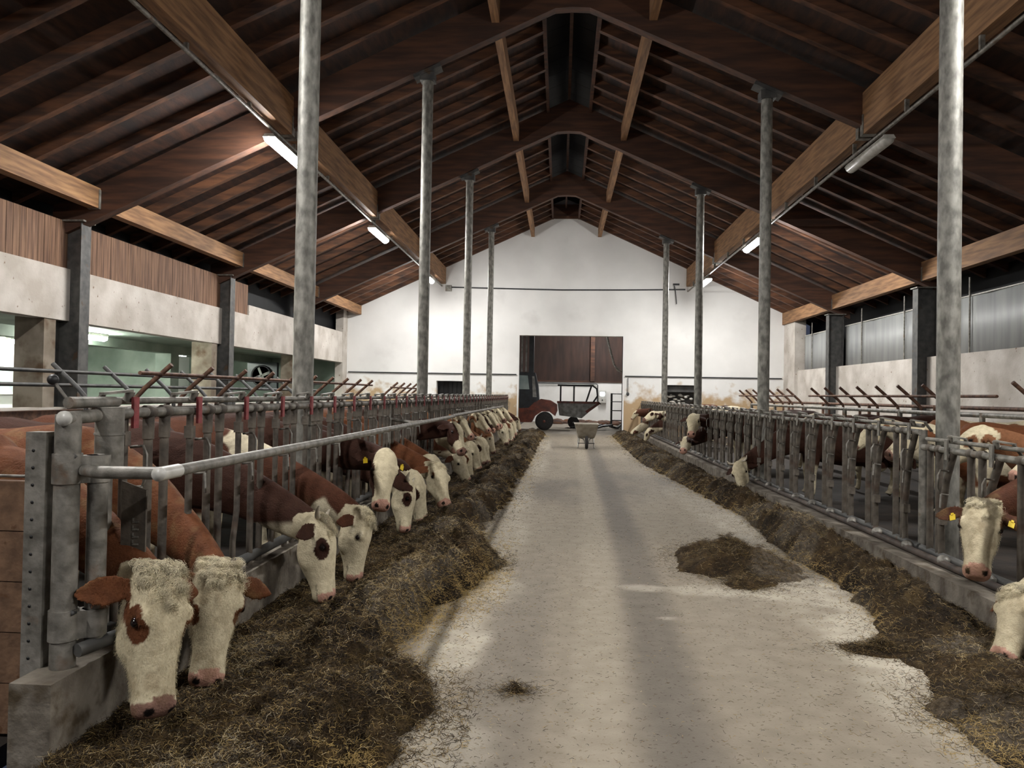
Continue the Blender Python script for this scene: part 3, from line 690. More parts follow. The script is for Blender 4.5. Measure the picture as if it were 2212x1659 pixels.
def build_cow_mesh(P, Mz, n, sh, yaw, vox, lower=0.0, body=True, horn=False, ear_droop=.25, neck_thru=None):
    """P poll, Mz muzzle tip, n outward normal of the forehead, sh point at the withers' foot (x,y), yaw heading of the body."""
    P, Mz = np.array(P, float), np.array(Mz, float); a, n, l = head_frame(P, Mz, n); k = np.linalg.norm(Mz-P)/.59
    H = lambda t, lat, nn: P+(a*t+l*lat+n*nn)*k
    b = MB(); m = 20
    rings = []
    for (t_, f_, bk, wd) in HSEC:
        c = (f_+bk)/2; hd = (f_-bk)/2; rg = []
        for j in range(m):
            th = 2*PI*j/m; cs, sn = math.cos(th), math.sin(th)
            e = .80
            x = wd*np.sign(cs)*abs(cs)**e; y = hd*np.sign(sn)*abs(sn)**e
            if sn < 0: x *= 1-.32*abs(sn)**1.5
            elif .26 < t_ < .52: x *= 1-.20*sn**2
            rg.append(H(t_, x, c+y))
        rings.append(rg)
    b.loft(rings)
    for s in (-1, 1):
        b.ell(H(.19, s*.110, -.004), np.array([.048, .026, .028])*k, (a, l, n))        # brow
        b.ell(H(.27, s*.075, -.135), np.array([.10, .035, .085])*k, (a, l, n))       # cheek
        b.ell(H(.545, s*.046, -.022), np.array([.035, .030, .030])*k, (a, l, n), 10, 6)  # nostril wing
        # ear: flat cupped leaf
        base = H(.060, s*.094, -.080); d = nrm(l*s*.9+a*ear_droop*.6-n*.42)
        wv = nrm(a-d*np.dot(a, d)); nv = np.cross(d, wv)
        er = []
        for q, (u, wd, th_) in enumerate([(-.02, .030, .020), (.03, .040, .017), (.08, .062, .013), (.13, .068, .011), (.18, .052, .010), (.22, .026, .009), (.235, .010, .007)]):
            c = base+d*u*k; rg = []
            for j in range(12):
                an = 2*PI*j/12; rg.append(c+(wv*math.cos(an)*wd+nv*(math.sin(an)*th_+.018*math.cos(an)**2))*k)
            er.append(rg)
        b.loft(er)
    b.ell(H(.01, 0, -.05), np.array([.055, .062, .055])*k, (a, l, n))                   # poll
    b.ell(H(.545, 0, -.125), np.array([.045, .052, .030])*k, (a, l, n))               # chin
    # body frame
    hx, hy = math.cos(yaw), math.sin(yaw); fw = np.array([hx, hy, 0]); sd = np.array([-hy, hx, 0]); up = np.array([0, 0, 1.])
    B = lambda x, y, z: np.array([sh[0], sh[1], -lower])+fw*x+sd*y+up*z
    secs = [(.22, 1.10, .84, .10), (.12, 1.24, .70, .19), (0, 1.35, .62, .245), (-.2, 1.37, .57, .29), (-.55, 1.33, .52, .340), (-.95, 1.33, .53, .352), (-1.2, 1.37, .66, .32), (-1.4, 1.36, .84, .24), (-1.55, 1.30, .96, .16), (-1.62, 1.22, 1.02, .08)]
    rings = []
    for (x, zt, zb, wd) in secs:
        c, hd = (zt+zb)/2, (zt-zb)/2; rg = []
        for j in range(22):
            th = 2*PI*j/22; cs, sn = math.cos(th), math.sin(th)
            xx = wd*np.sign(cs)*abs(cs)**.85; yy = hd*np.sign(sn)*abs(sn)**.85
            if sn > .3: xx *= 1-.25*(sn-.3)
            rg.append(B(x, xx, c+yy))
        rings.append(rg)
    b.loft(rings)
    for s in (-1, 1):
        b.ell(B(-.05, s*.2, .95), (.17, .10, .27), (fw, sd, up)); b.ell(B(-1.32, s*.19, .98), (.22, .13, .30), (fw, sd, up))
        b.ctube([B(-.02, s*.18, .8), B(-.02, s*.18, .62), B(0, s*.17, .42), B(-.01, s*.17, .24), B(0, s*.17, .11), B(.03, s*.17, .06)], [.105, .080, .055, .038, .042, .052], 12)
        b.ctube([B(-1.28, s*.19, .85), B(-1.22, s*.19, .70), B(-1.42, s*.18, .48), B(-1.40, s*.18, .28), B(-1.36, s*.18, .11), B(-1.32, s*.18, .06)], [.15, .105, .058, .042, .044, .054], 12)
    b.ctube([B(-1.58, 0, 1.24), B(-1.66, 0, 1.1), B(-1.67, 0, .75), B(-1.66, 0, .5)], [.035, .024, .018, .03], 8)
    b.ell(B(-1.05, 0, .56), (.2, .14, .13), (fw, sd, up))
    # neck
    h0 = H(.07, 0, -.10); h1 = B(.02, 0, 1.0); back = nrm(-n*.75-a*.65+nrm(h1-h0)*.9)
    c0 = h0+back*.33*k
    c1 = h1+fw*.34+up*.02
    if neck_thru is not None: c0 = (c0+np.array(neck_thru))/2 if False else c0
    rings = []; prevd = None
    for q in range(12):
        u = q/11.0; p = (1-u)**3*h0+3*(1-u)**2*u*c0+3*(1-u)*u*u*c1+u**3*h1
        tg = nrm(3*(1-u)**2*(c0-h0)+6*(1-u)*u*(c1-c0)+3*u*u*(h1-c1))
        dh = nrm(n-a); dr = dh*(1-u)+up*u; dr = nrm(dr-tg*np.dot(dr, tg)); sdv = np.cross(tg, dr)
        rz = np.interp(u, [0, .15, .45, .8, 1], [.105, .135, .175, .26, .30]); rx = np.interp(u, [0, .15, .45, .8, 1], [.085, .088, .10, .155, .19])
        rings.append([p+sdv*math.cos(2*PI*j/18)*rx+dr*math.sin(2*PI*j/18)*rz for j in range(18)])
    b.loft(rings)
    me = b.mesh('tmp'); ob = bpy.data.objects.new('tmp', me); COL.objects.link(ob)
    md = ob.modifiers.new('r', 'REMESH'); md.mode = 'VOXEL'; md.voxel_size = vox; md.use_smooth_shade = True
    ms = ob.modifiers.new('s', 'SMOOTH'); ms.iterations = 3; ms.factor = .5
    dg = bpy.context.evaluated_depsgraph_get(); me2 = bpy.data.meshes.new_from_object(ob.evaluated_get(dg))
    bpy.data.objects.remove(ob); bpy.data.meshes.remove(me)
    return me2, (P, a, n, l, k, H, B)
def paint_cow(me, fr, pat, seed, white_amt, brown, shoat):
    P, a, n, l, k, H, B = fr
    nv = len(me.vertices); V = np.empty(nv*3, np.float32); me.vertices.foreach_get('co', V); V = V.reshape(-1, 3).astype(float)
    d = V-P; t = d@a/k; la = d@l/k; nn = d@n/k
    o = B(0, 0, 0); fw = B(1, 0, 0)-o; sd = B(0, 1, 0)-o
    q = V-o; bx = q@fw; by = q@sd; bz = q[:, 2]
    C = np.tile(np.array(BROWN[brown]), (nv, 1)); Q = np.stack([bx, by, bz], -1)
    ns = fbm(Q, 2.2, seed, 3); fine = fbm(Q, 18, seed+5, 2)
    C = C*(.88+.24*fbm(Q, 3, seed+9, 2))[:, None]
    cream = CREAM*(.93+.1*fbm(V, 7, seed+2, 2))[:, None]
    wb = sstep(white_amt+.03, white_amt, 1-ns+(fine-.5)*.04)
    wb = np.maximum(wb, sstep(.60, .55, bz+(ns-.5)*.35)); wb = np.where(bz > 1.5, 0, wb)
    C = C+(cream-C)*wb[:, None]
    nearhead = (t > -.10) & (t < .70) & (np.abs(la) < .42) & (nn < .12) & (nn > -.34)
    # face mask
    e = (fine-.5)*.04+(ns-.5)*.05
    if pat == 'full': fm = (nn > -.235+(.03-t)*.5+e) & (t > -.06)
    elif pat == 'blaze': fm = (np.abs(la+.01)+e < np.interp(t, [-.1, .1, .3, .5], [.085, .072, .05, .07])) & (nn > -.06) | (t > .40+e*2) & (nn > -.3)
    elif pat == 'mask': fm = ((np.abs(la)+e < np.interp(t, [0, .2, .35, .5], [.13, .125, .095, .095])) & (nn > -.045)) | ((t > .47+e) & (nn > -.3)) | ((nn < -.17) & (t > .22) & (np.abs(la) > .03))
    elif pat == 'half': fm = ((nn > -.16+e+(.05-t)*.6) & (t > .12+e)) | ((np.abs(la)+e < .09) & (nn > -.05))
    else: fm = (np.abs(la)+e < .05) & (nn > 0) & (t > .05) & (t < .40)
    fm = fm & nearhead & ((np.abs(la) < .125+e*.3) | (t > .25))
    C[fm] = cream[fm]*np.array([1.0, .99, .95])
    ear = nearhead & (np.abs(la) > .135) & (t < .22) & (t > -.1)
    C[ear] = np.array(BROWN[brown])*(.7+.5*fine[ear])[:, None]
    # eye patches
    for s in (-1, 1):
        ex = ((t-.225)/(.085))**2+((la-s*.12)/.06)**2+((nn+.035)/.055)**2
        on = (pat == 'full' and h01(seed*3.3+s*1.7) < .25) or pat == 'half'
        if seed in (1, 2): on = True
        if seed in (4, 17): on = False
        if seed == 3: on = True
        if on: mk = nearhead & (ex+(fine-.5)*.5 < 1); C[mk] = np.array(BROWN[brown])*.95
        mk = nearhead & (((t-.212)/.032)**2+((la-s*.126)/.03)**2+((nn+.030)/.028)**2 < 1); C[mk] = C[mk]*.45
    mz = nearhead & (t > .532+(fine-.5)*.02-.02*(np.abs(la) < .05)) & (nn > -.105); C[mz] = PINK if h01(seed*7.7) < .75 else PINK*.45
    for s in (-1, 1):
        mk = nearhead & (((t-.572)/.022)**2+((la-s*.052)/.019)**2+((nn+.018)/.026)**2 < 1); C[mk] = BLK
    mk = nearhead & (np.abs(nn+.105+(t-.5)*.0) < .006) & (t > .46) & (np.abs(la) < .2); C[mk] = C[mk]*.5
    C[bz < .07] = np.array(lin(58, 50, 42))
    dirt = sstep(.55, .75, fbm(Q, 4, seed+20, 3))*sstep(1.1, .4, bz)*.5; body = ~nearhead
    C[body] = C[body]*(1-dirt[body])[:, None]+np.array(lin(78, 60, 40))*dirt[body][:, None]
    if shoat:
        dd = sstep(.5, .72, fbm(V, 14, seed+4, 3))*.35
        C = C*(1-dd)[:, None]+np.array(lin(128, 104, 70))*dd[:, None]
    at = me.color_attributes.new('coat', 'FLOAT_COLOR', 'POINT'); c4 = np.ones((nv, 4), np.float32); c4[:, :3] = C; at.data.foreach_set('color', c4.ravel())
    me.materials.append(M['coat'])
    return V, C
def strands(name, roots, dirs, cols, length, rad, parent, seg=4, curl=.0, m=None, droop=None, R=rng, kind=None):
    n = len(roots); roots = np.asarray(roots, float); dirs = np.asarray(dirs, float)
    L_ = length*(.6+.8*R.random(n))
    side = np.cross(dirs, R.normal(size=(n, 3))); side /= np.linalg.norm(side, axis=1)[:, None]+1e-9
    b2 = np.cross(dirs, side)
    V = np.empty((n, seg+1, 3, 3)); phase = R.random(n)*6.28
    cen = roots.copy()
    for i in range(seg+1):
        u = i/seg
        ang = phase+curl*u*4
        off = (side*np.cos(ang)[:, None]+b2*np.sin(ang)[:, None])*(curl*.25*u*L_)[:, None]
        c = roots+dirs*(u*L_)[:, None]+off
        if droop is not None: c = c+np.asarray(droop)[None, :]*((u**2)*L_)[:, None]
        r_ = rad*(1-.6*u)
        for j in range(3):
            an = 2*PI*j/3; V[:, i, j] = c+(side*math.cos(an)+b2*math.sin(an))*r_
    idx = np.arange(n)[:, None]*((seg+1)*3)
    F = []
    for i in range(seg):
        for j in range(3):
            F.append(np.stack([idx[:, 0]+i*3+j, idx[:, 0]+i*3+(j+1) % 3, idx[:, 0]+(i+1)*3+(j+1) % 3, idx[:, 0]+(i+1)*3+j], -1))
    F = np.concatenate(F); cc = np.repeat(np.asarray(cols), (seg+1)*3, axis=0)
    o = fast_mesh(name, V.reshape(-1, 3), F, m or M['fur'], cc, True, parent)
    if kind: o['kind'] = kind
    return o
def cow(P, Mz, n, sh, yaw, pat, seed, white_amt, brown, label, vox=.016, horn=0, tags=0, curls=0, fuzz=0, lower=0.0, group='cows at the left feed fence', droop=.25, shoat=False):
    me, fr = build_cow_mesh(P, Mz, n, sh, yaw, vox, lower, ear_droop=droop)
    V, C = paint_cow(me, fr, pat, seed, white_amt, brown, shoat)
    P, a, n, l, k, H, B = fr
    ob = bpy.data.objects.new('cow', me); COL.objects.link(ob); me.name = 'cow'
    tag(ob, label, 'cow', group)
    for s in (-1, 1):
        MB().ell(H(.212, s*.126, -.030), np.array([.021, .016, .019])*k, (a, l, n), 12, 8).build('eye', M['eye'], ob)
        if horn:
            c0 = H(-.01, s*.07, -.05); u0 = nrm(l*s-a*.1)
            MB().tube([c0, c0+u0*.05, c0+u0*.09-a*.02+n*.01, c0+u0*.11-a*.06+n*.03], [.022, .020, .015, .006], 10).build('horn', M['horn'], ob)
        if tags:
            e = H(.10, s*.175, -.125); d = nrm(l*s*.9+a*.15-n*.42); wv = nrm(a-d*np.dot(a, d)); nv = np.cross(d, wv)
            if np.dot(nv, n) < 0: nv = -nv
            e = e+nv*.026
            MB().obox(e+wv*.012, d, wv, nv, .020, .024, .0022).obox(e-wv*.016, d, wv, nv, .009, .009, .006).build('ear_tag', M['tag'], ob)
    R = np.random.default_rng(seed+50)
    if curls:
        t_ = np.abs(R.normal(size=curls))*.055-.035; lt = R.normal(size=curls)*.046; lt = np.clip(lt, -.095, .095)
        prof = np.interp(t_, [q[0] for q in HSEC], [q[1] for q in HSEC]); nn_ = prof-.010-.45*np.maximum(0, np.abs(lt)-.045)
        nc = 70; ci_ = R.integers(0, nc, curls); tc_ = np.abs(R.normal(size=nc))*.06-.035; lc_ = np.clip(R.normal(size=nc)*.05, -.09, .09)
        t_ = tc_[ci_]+R.normal(size=curls)*.008; lt = lc_[ci_]+R.normal(size=curls)*.008
        prof = np.interp(t_, [q[0] for q in HSEC], [q[1] for q in HSEC]); nn_ = prof-.010-.45*np.maximum(0, np.abs(lt)-.045)
        rt = P+(a*t_[:, None]+l*lt[:, None]+n*nn_[:, None])*k
        td = R.normal(size=(nc, 3))*.6
        dr = n*.8+a*.6+l*(lt*5)[:, None]+td[ci_]+R.normal(size=(curls, 3))*.16-a*(1.2*(t_ < .005))[:, None]; dr /= np.linalg.norm(dr, axis=1)[:, None]
        cl = np.tile(CREAM, (curls, 1))*(.85+.45*R.random(nc)[ci_]+.2*R.random(curls))[:, None]
        strands('forelock', rt, dr, cl, .040, .0017, ob, 7, 2.0, droop=(0, 0, -.6), R=R, kind='stuff')
    if fuzz:
        me.calc_loop_triangles if False else None
        NV = np.empty(len(me.vertices)*3, np.float32); me.vertices.foreach_get('normal', NV); NV = NV.reshape(-1, 3)
        dd = V-P; tt = dd@a/k; ok = np.where((tt > -.05) & (tt < .52) & (np.linalg.norm(dd-np.outer(dd@a, a), axis=1) < .30))[0]
        pick = R.choice(ok, fuzz)
        dr = NV[pick]*.55+a*.8+R.normal(size=(fuzz, 3))*.22; dr /= np.linalg.norm(dr, axis=1)[:, None]
        strands('short_hair', V[pick]+R.normal(size=(fuzz, 3))*.004, dr, C[pick]*(.8+.4*R.random(fuzz))[:, None], .0085, .0006, ob, 2, .6, R=R, kind='stuff')
    return ob
def px(x, y, Y=None, X=None, Z=None):
    r = _f+_R*(x-1106)/FPX-_U*(y-829.5)/FPX
    t_ = X/r[0] if X is not None else Y/r[1] if Y is not None else (Z-1.6)/r[2]
    return np.array(r*t_)+np.array([0, 0, 1.6])
HV = 0.0
SL = -2.93     # withers line of the left row
cow(px(362, 1232, Y=3.36), px(352, 1545, Y=3.18), (.90, -.44, .1), (SL, 3.72), -.02, 'full', 1, .0, 'red', 'cow with curly cream face and brown eye patch, nearest at the left fence', .010, curls=5200, fuzz=16000, droop=.15, shoat=True)
cow(px(482, 1222, Y=3.98), px(448, 1480, Y=3.74), (.50, -.80, .15), (SL, 4.50), .0, 'full', 2, .0, 'red', 'cow with dirty cream face just behind the nearest cow, ear pointing right', .011, curls=3200, fuzz=9000, shoat=True, droop=.35)
cow(px(708, 1120, Y=5.32), px(722, 1296, Y=5.20), (.98, .12, .1), (SL, 5.35), .0, 'full', 3, .30, 'dark', 'dark red cow seen from the side, white lower neck and short pale horn', .011, horn=1, curls=1300, droop=.5)
cow(px(796, 1108, Y=5.98), px(778, 1256, Y=5.90), (1.0, -.05, .15), (SL-.02, 6.12), .02, 'full', 4, .42, 'deep', 'white-faced cow with head down beside the horned side-on cow', .012, curls=1300)
cow(px(838, 972, Y=7.0), px(826, 1096, Y=6.72), (.50, -.82, .38), (SL+.02, 7.42), .0, 'mask', 11, .12, 'dark', 'cow looking up at the viewer with white blaze and two yellow ear tags', .012, tags=1, droop=.05)
cow(px(892, 1042, Y=8.0), px(884, 1150, Y=7.85), (1.0, .05, .1), (SL, 8.15), .0, 'half', 6, .2, 'dark', 'dark-cheeked cow with a bent pale horn behind the cow with yellow tags', .012, horn=1)
cow(px(948, 1000, Y=9.45), px(968, 1090, Y=9.1), (.75, -.6, .3), (SL, 9.55), .0, 'full', 17, .1, 'red', 'cream-headed cow with pink nose lowered beyond the bent-horned cow', .013, curls=900)
cow(px(985, 912, Y=11.3), px(1004, 976, Y=11.0), (.72, -.45, .5), (SL, 11.05), .0, 'blaze', 8, .1, 'dark', 'dark cow with raised head and straight white blaze in mid row', .014)
ysl = [8.85, 10.3, 11.85, 12.7, 13.52, 14.25, 15.0, 15.8, 16.55, 17.3, 18.05, 18.8, 19.66, 20.4, 21.2, 21.95, 22.7, 23.5, 24.3, 25.0, 25.85, 26.6, 27.4, 28.15, 28.9]
pats = ['full', 'full', 'blaze', 'full', 'half', 'star']; browns = ['red', 'dark', 'deep', 'tan', 'red', 'dark']
pdesc = {'full': 'white-faced', 'blaze': 'white-blazed', 'half': 'half-white-faced', 'star': 'brown-faced'}
bdesc = {'red': 'red-brown', 'dark': 'dark brown', 'deep': 'deep red', 'tan': 'tan'}
protos = []
def auto_cow(side, i, y, nth, group, rel):
    R = np.random.default_rng(100+i+int(50*(side > 0)))
    up = R.random() < .28
    if rel == 'up': up = True
    if rel == 'down': up = False
    sx = 1 if side < 0 else -1
    if up:
        P = np.array([SL*0-1.95, y, 1.08+.12*R.random()]); Mz = P+np.array([.34+.05*R.random(), -.12-.25*R.random(), -.42]); n = (.75, -.45, .45)
    else:
        P = np.array([-1.74+.1*R.random(), y, .60+.16*R.random()]); Mz = P+np.array([.10+.12*R.random(), -.12+.16*R.random(), -.55]); Mz[2] = max(Mz[2], .12); n = (.9, -.4+.3*R.random(), .15)
    Mz = P+nrm(Mz-P)*(.56+.04*R.random())
    sh = [SL, y+.1*(R.random()-.5)]; yaw = .06*(R.random()-.5); n = np.array(n)
    if side > 0:
        fx = lambda v: np.array([1.1-v[0], v[1], v[2]])
        P, Mz = fx(P), fx(Mz); n = n*np.array([-1, 1, 1]); sh[0] = 1.1-sh[0]; yaw = PI-yaw
    pat = pats[int(R.random()*6)]; br = browns[int(R.random()*6)]
    where = 'left' if side < 0 else 'right'
    lab = '%s %s cow with %s head, %s along the %s feed fence from the viewer' % (pdesc[pat], bdesc[br], 'raised' if up else 'lowered', onames[nth], where)
    return cow(P, Mz, n, sh, yaw, pat, 30+i, .25*R.random()+.05, br, lab, .016 if y < 14 else .02, horn=int(R.random() < .3), group=group)
nthl = {}
ally = sorted([3.5, 4.1, 5.3, 5.9, 7.4, 8.0, 9.4, 11.2]+ysl)
for i, y in enumerate(ysl):
    if any(abs(y-q) < .42 for q in (3.5, 4.2, 5.3, 5.95)): continue
    auto_cow(-1, i, y, ally.index(y), 'cows at the left feed fence', 'up' if i in (5, 9, 14, 19) else None)
# right side
GR = 'cows at the right feed fence'
SR = 4.1
cow(px(2122, 1082, Y=5.75), px(2108, 1238, Y=5.45), (-.50, -.84, .30), (SR, 5.85), PI, 'full', 21, .35, 'deep', 'cream curly-faced cow with yellow tag in its dark ear, at the right fence', .011, tags=1, curls=2600, fuzz=7000, shoat=True, group=GR, droop=.15)
cow(px(2198, 1265, Y=4.95), px(2152, 1418, Y=4.74), (-.90, -.40, .1), (SR, 5.0), PI, 'full', 22, .25, 'red', 'pale-headed cow cut by the right edge of the photo, muzzle in the feed', .011, curls=2000, fuzz=5000, group=GR, droop=.4, shoat=True)
cow(px(1592, 998, Y=12.6), px(1602, 1064, Y=12.3), (-.55, -.75, .2), (SR, 12.6), PI, 'full', 25, .05, 'dark', 'lone white-headed dark cow reaching down halfway along the right fence', .014, horn=1, group=GR)
cow(px(1497, 893, Y=16.6), px(1492, 938, Y=16.2), (-.35, -.90, .25), (SR, 16.7), PI, 'full', 24, .1, 'dark', 'white-faced cow with dark ears looking at the viewer from the right fence', .015, group=GR, droop=0)
cow(px(1482, 942, Y=16.9), px(1474, 972, Y=16.45), (-.4, -.85, .3), (SR, 17.6), PI, 'star', 31, .1, 'dark', 'brown cow with white forehead star below the white-faced cow on the right', .016, group=GR, droop=0)
cow(px(1412, 888, Y=23.6), px(1388, 905, Y=23.3), (-.35, .1, .9), (SR, 23.7), PI, 'full', 28, .6, 'dark', 'mostly white cow raising its nose sideways far along the right fence', .018, group=GR)
cow(px(1396, 930, Y=24.3), px(1390, 955, Y=24.2), (-.9, -.3, .1), (SR, 24.6), PI, 'half', 29, .3, 'dark', 'dark-necked cow feeding below the white cow far on the right', .018, group=GR)
cow(px(1372, 888, Y=27.0), px(1362, 905, Y=26.9), (-.7, .1, .6), (SR, 27.1), PI, 'full', 36, .1, 'deep', 'cream-faced red cow near the doorway on the right, head up', .018, group=GR)
cow(px(1364, 932, Y=27.9), px(1358, 953, Y=27.8), (-.9, -.2, .2), (SR, 28.0), PI, 'full', 37, .3, 'deep', 'last cow of the right fence by the doorway, head down', .02, group=GR)
# loose cows standing in the pens
def loose(x, y, yaw, pat, seed, wa, br, label):
    f = np.array([math.cos(yaw), math.sin(yaw), 0])
    P = np.array([x, y, 1.36])+f*.72; Mz = P+f*.42-np.array([0, 0, .42]); n = f*.6+np.array([0, 0, .8])
    cow(P, P+nrm(Mz-P)*.57, n, (x, y), yaw, pat, seed, wa, br, label, .02, group='loose cows in the pens')
loose(5.05, 6.95, PI+.1, 'full', 41, .45, 'tan', 'brown and white cow standing behind the lowest part of the right fence')
loose(5.2, 8.2, PI-.2, 'full', 42, .30, 'tan', 'tan and white cow beside the nearest right pillar, inside the pen')
loose(5.0, 9.5, PI+.2, 'full', 45, .45, 'red', 'red cow with white patches standing in the pen behind the step in the right fence')
loose(5.3, 11.0, PI-.1, 'full', 46, .5, 'tan', 'pale-backed cow farther back in the right pen, before the tube fence')
loose(5.2, 13.6, PI, 'half', 47, .2, 'dark', 'dark cow standing in the right pen near the second right pillar')
loose(-5.7, 6.6, 1.9, 'full', 44, .2, 'tan', 'tan cow standing behind the feeding row on the left')

# ------------------------------------------------------------------ silage
eL = ([1.0, 2.4, 3.2, 3.74, 4.3, 4.65, 5.48, 5.87, 7.04, 8.0, 8.94, 11.35, 14, 17.6, 22, 30], [-1.0, -.95, -.74, -.60, -.85, -1.02, -.85, -.74, -.52, -.8, -.92, -.75, -.8, -.66, -.72, -.6])
eR = ([1.5, 3.2, 3.9, 4.62, 5.31, 6.44, 7.86, 10.2, 13.1, 18.3, 24, 30], [2.1, 2.0, 1.96, 2.16, 2.21, 2.45, 2.34, 2.48, 2.3, 1.95, 2.0, 2.1])
SC = [np.array(lin(*c)) for c in ((48, 37, 23), (72, 56, 34), (30, 24, 17), (92, 76, 50), (74, 62, 44))]
def heap_h(X, Y, side):
    P = np.stack([X, Y, X*0], -1)
    n1, n2, n3 = fbm(P, 1.3, 11+side, 3), fbm(P, 5, 13+side, 3), fbm(P, 14, 15+side, 2)
    if side < 0:
        e = np.interp(Y, *eL)+(n2-.5)*.28; u = (X+2.06)/(e+2.06)
        prof = np.interp(u, [0, .18, .42, .66, .85, .97, 1.0, 1.2], [.05, .06, .09, .19, .15, .035, -.01, -.1])*np.interp(Y, [2, 3.5, 6, 12, 30], [1.25, 1.15, 1.15, 1.0, .9])
    else:
        e = np.interp(Y, *eR)+(n2-.5)*.22; u = (3.02-X)/(3.02-e)
        amp = np.interp(Y, [2.5, 4.2, 4.9, 5.6, 6.2, 7.5, 9, 11.8, 16, 30], [.5, .6, .35, .8, .9, 1.3, 1.3, 1.1, 1.0, .9])
        prof = np.interp(u, [0, .2, .5, .75, .97, 1.0, 1.2], [.02, .09, .17, .14, .03, -.01, -.1])*amp
    h = prof*(.35+1.4*n1)+(n2-.5)*.09*np.clip(prof*8, 0, 1)+(n3-.5)*.075*np.clip(prof*10, 0, 1)+(fbm(P, 30, 19, 2)-.5)*.035*np.clip(prof*10, 0, 1)
    cl = 1-np.abs(2*vnoise(P, 6.5, 41)-1); cl2 = 1-np.abs(2*vnoise(P, 13, 43)-1)
    h = h+(cl*cl-.4)*.10*np.clip(prof*7, 0, 1)+(cl2-.5)*.035*np.clip(prof*9, 0, 1)
    return np.where(u < 1, h, -.03), n1, n2, n3, u
def heap_colour(P, n1, n2, n3, n4):
    C = SC[0]+(SC[1]-SC[0])*sstep(.4, .7, n2)[..., None]; C = C+(SC[2]-C)*sstep(.5, .7, n1)[..., None]*.7
    C = C+(SC[3]-C)*sstep(.55, .75, n4)[..., None]*.8
    g = np.array(lin(112, 104, 94)); C = C+(g-C)*sstep(.50, .66, fbm(P, 1.8, 33, 2))[..., None]*.55
    return C
def heap(side, x0, x1, y0, y1, step, label):
    nx, ny = int((x1-x0)/step)+1, int((y1-y0)/(step*1.0))+1
    X, Y = np.meshgrid(np.linspace(x0, x1, nx), np.linspace(y0, y1, ny))
    h, n1, n2, n3, u = heap_h(X, Y, side); P = np.stack([X, Y, h], -1)
    C = heap_colour(P, n1, n2, n3, fbm(P, 8, 21, 2))
    idx = np.arange(nx*ny).reshape(ny, nx)
    F = np.stack([idx[:-1, :-1], idx[:-1, 1:], idx[1:, 1:], idx[1:, :-1]], -1).reshape(-1, 4)
    keep = (h.ravel()[F] > -.02).any(1); F = F[keep]
    o = fast_mesh('silage_heap', P.reshape(-1, 3), F, M['silage'], C.reshape(-1, 3), True)
    tag(o, label, 'silage', kind='stuff'); return o
heapL = heap(-1, -2.055, -.25, 1.2, 30.6, .025, 'long dark strip of loose silage along the left curb')
heapR = heap(1, 1.75, 3.018, 1.6, 30.6, .025, 'long dark strip of loose silage along the right curb')
def small_heap(cx, cy, rx, ry, hh, seed, label):
    n = 48; X, Y = np.meshgrid(np.linspace(-1.2, 1.2, n), np.linspace(-1.2, 1.2, n))
    P = np.stack([X*rx+cx, Y*ry+cy, X*0], -1); n1, n2, n3 = fbm(P, 4, seed, 3), fbm(P, 12, seed+2, 2), fbm(P, 25, seed+4, 2)
    d = np.sqrt(X**2+Y**2)+(n1-.5)*1.1
    h = hh*(1-d)*(.3+1.5*n2)+(n3-.5)*.03+((1-np.abs(2*vnoise(P, 9, 4)-1))-.5)*.05*np.clip(1-d, 0, 1)
    h = np.where(d < 1, h, -.02); P[..., 2] = h
    C = heap_colour(P, n1, n2, n3, fbm(P, 9, 3, 2))
    idx = np.arange(n*n).reshape(n, n); F = np.stack([idx[:-1, :-1], idx[:-1, 1:], idx[1:, 1:], idx[1:, :-1]], -1).reshape(-1, 4)
    F = F[(h.ravel()[F] > -.015).any(1)]
    o = fast_mesh('silage_clump', P.reshape(-1, 3), F, M['silage'], C.reshape(-1, 3), True); tag(o, label, 'silage', kind='stuff')
    o_h = h
    return (cx, cy, rx, ry, o, o_h)
clumps = [small_heap(1.68, 7.35, .50, .80, .17, 61, 'separate brown silage patch lying on the aisle left of the right strip'),
          small_heap(1.62, 6.55, .16, .18, .04, 62, 'little silage lump just in front of the separate patch'),
          small_heap(2.05, 4.95, .28, .12, .05, 63, 'small flat silage tuft on the white meal at the right'),
          small_heap(2.3, 3.95, .42, .28, .12, 64, 'greenish silage clump at the lower right edge of the aisle'),
          small_heap(-.22, 4.05, .05, .03, .01, 65, 'thin scatter of silage on the aisle near the left strip'),
          small_heap(2.05, 3.2, .10, .05, .03, 66, 'silage scatter at the bottom right corner of the photo')]
STR = [np.array(lin(*c)) for c in ((62, 48, 28), (92, 74, 42), (150, 128, 84), (40, 31, 21), (182, 166, 132), (104, 96, 84))]
def straw_cols(n, R, p): return np.array(STR)[R.choice(6, n, p=p)]*(.8+.5*R.random(n))[:, None]
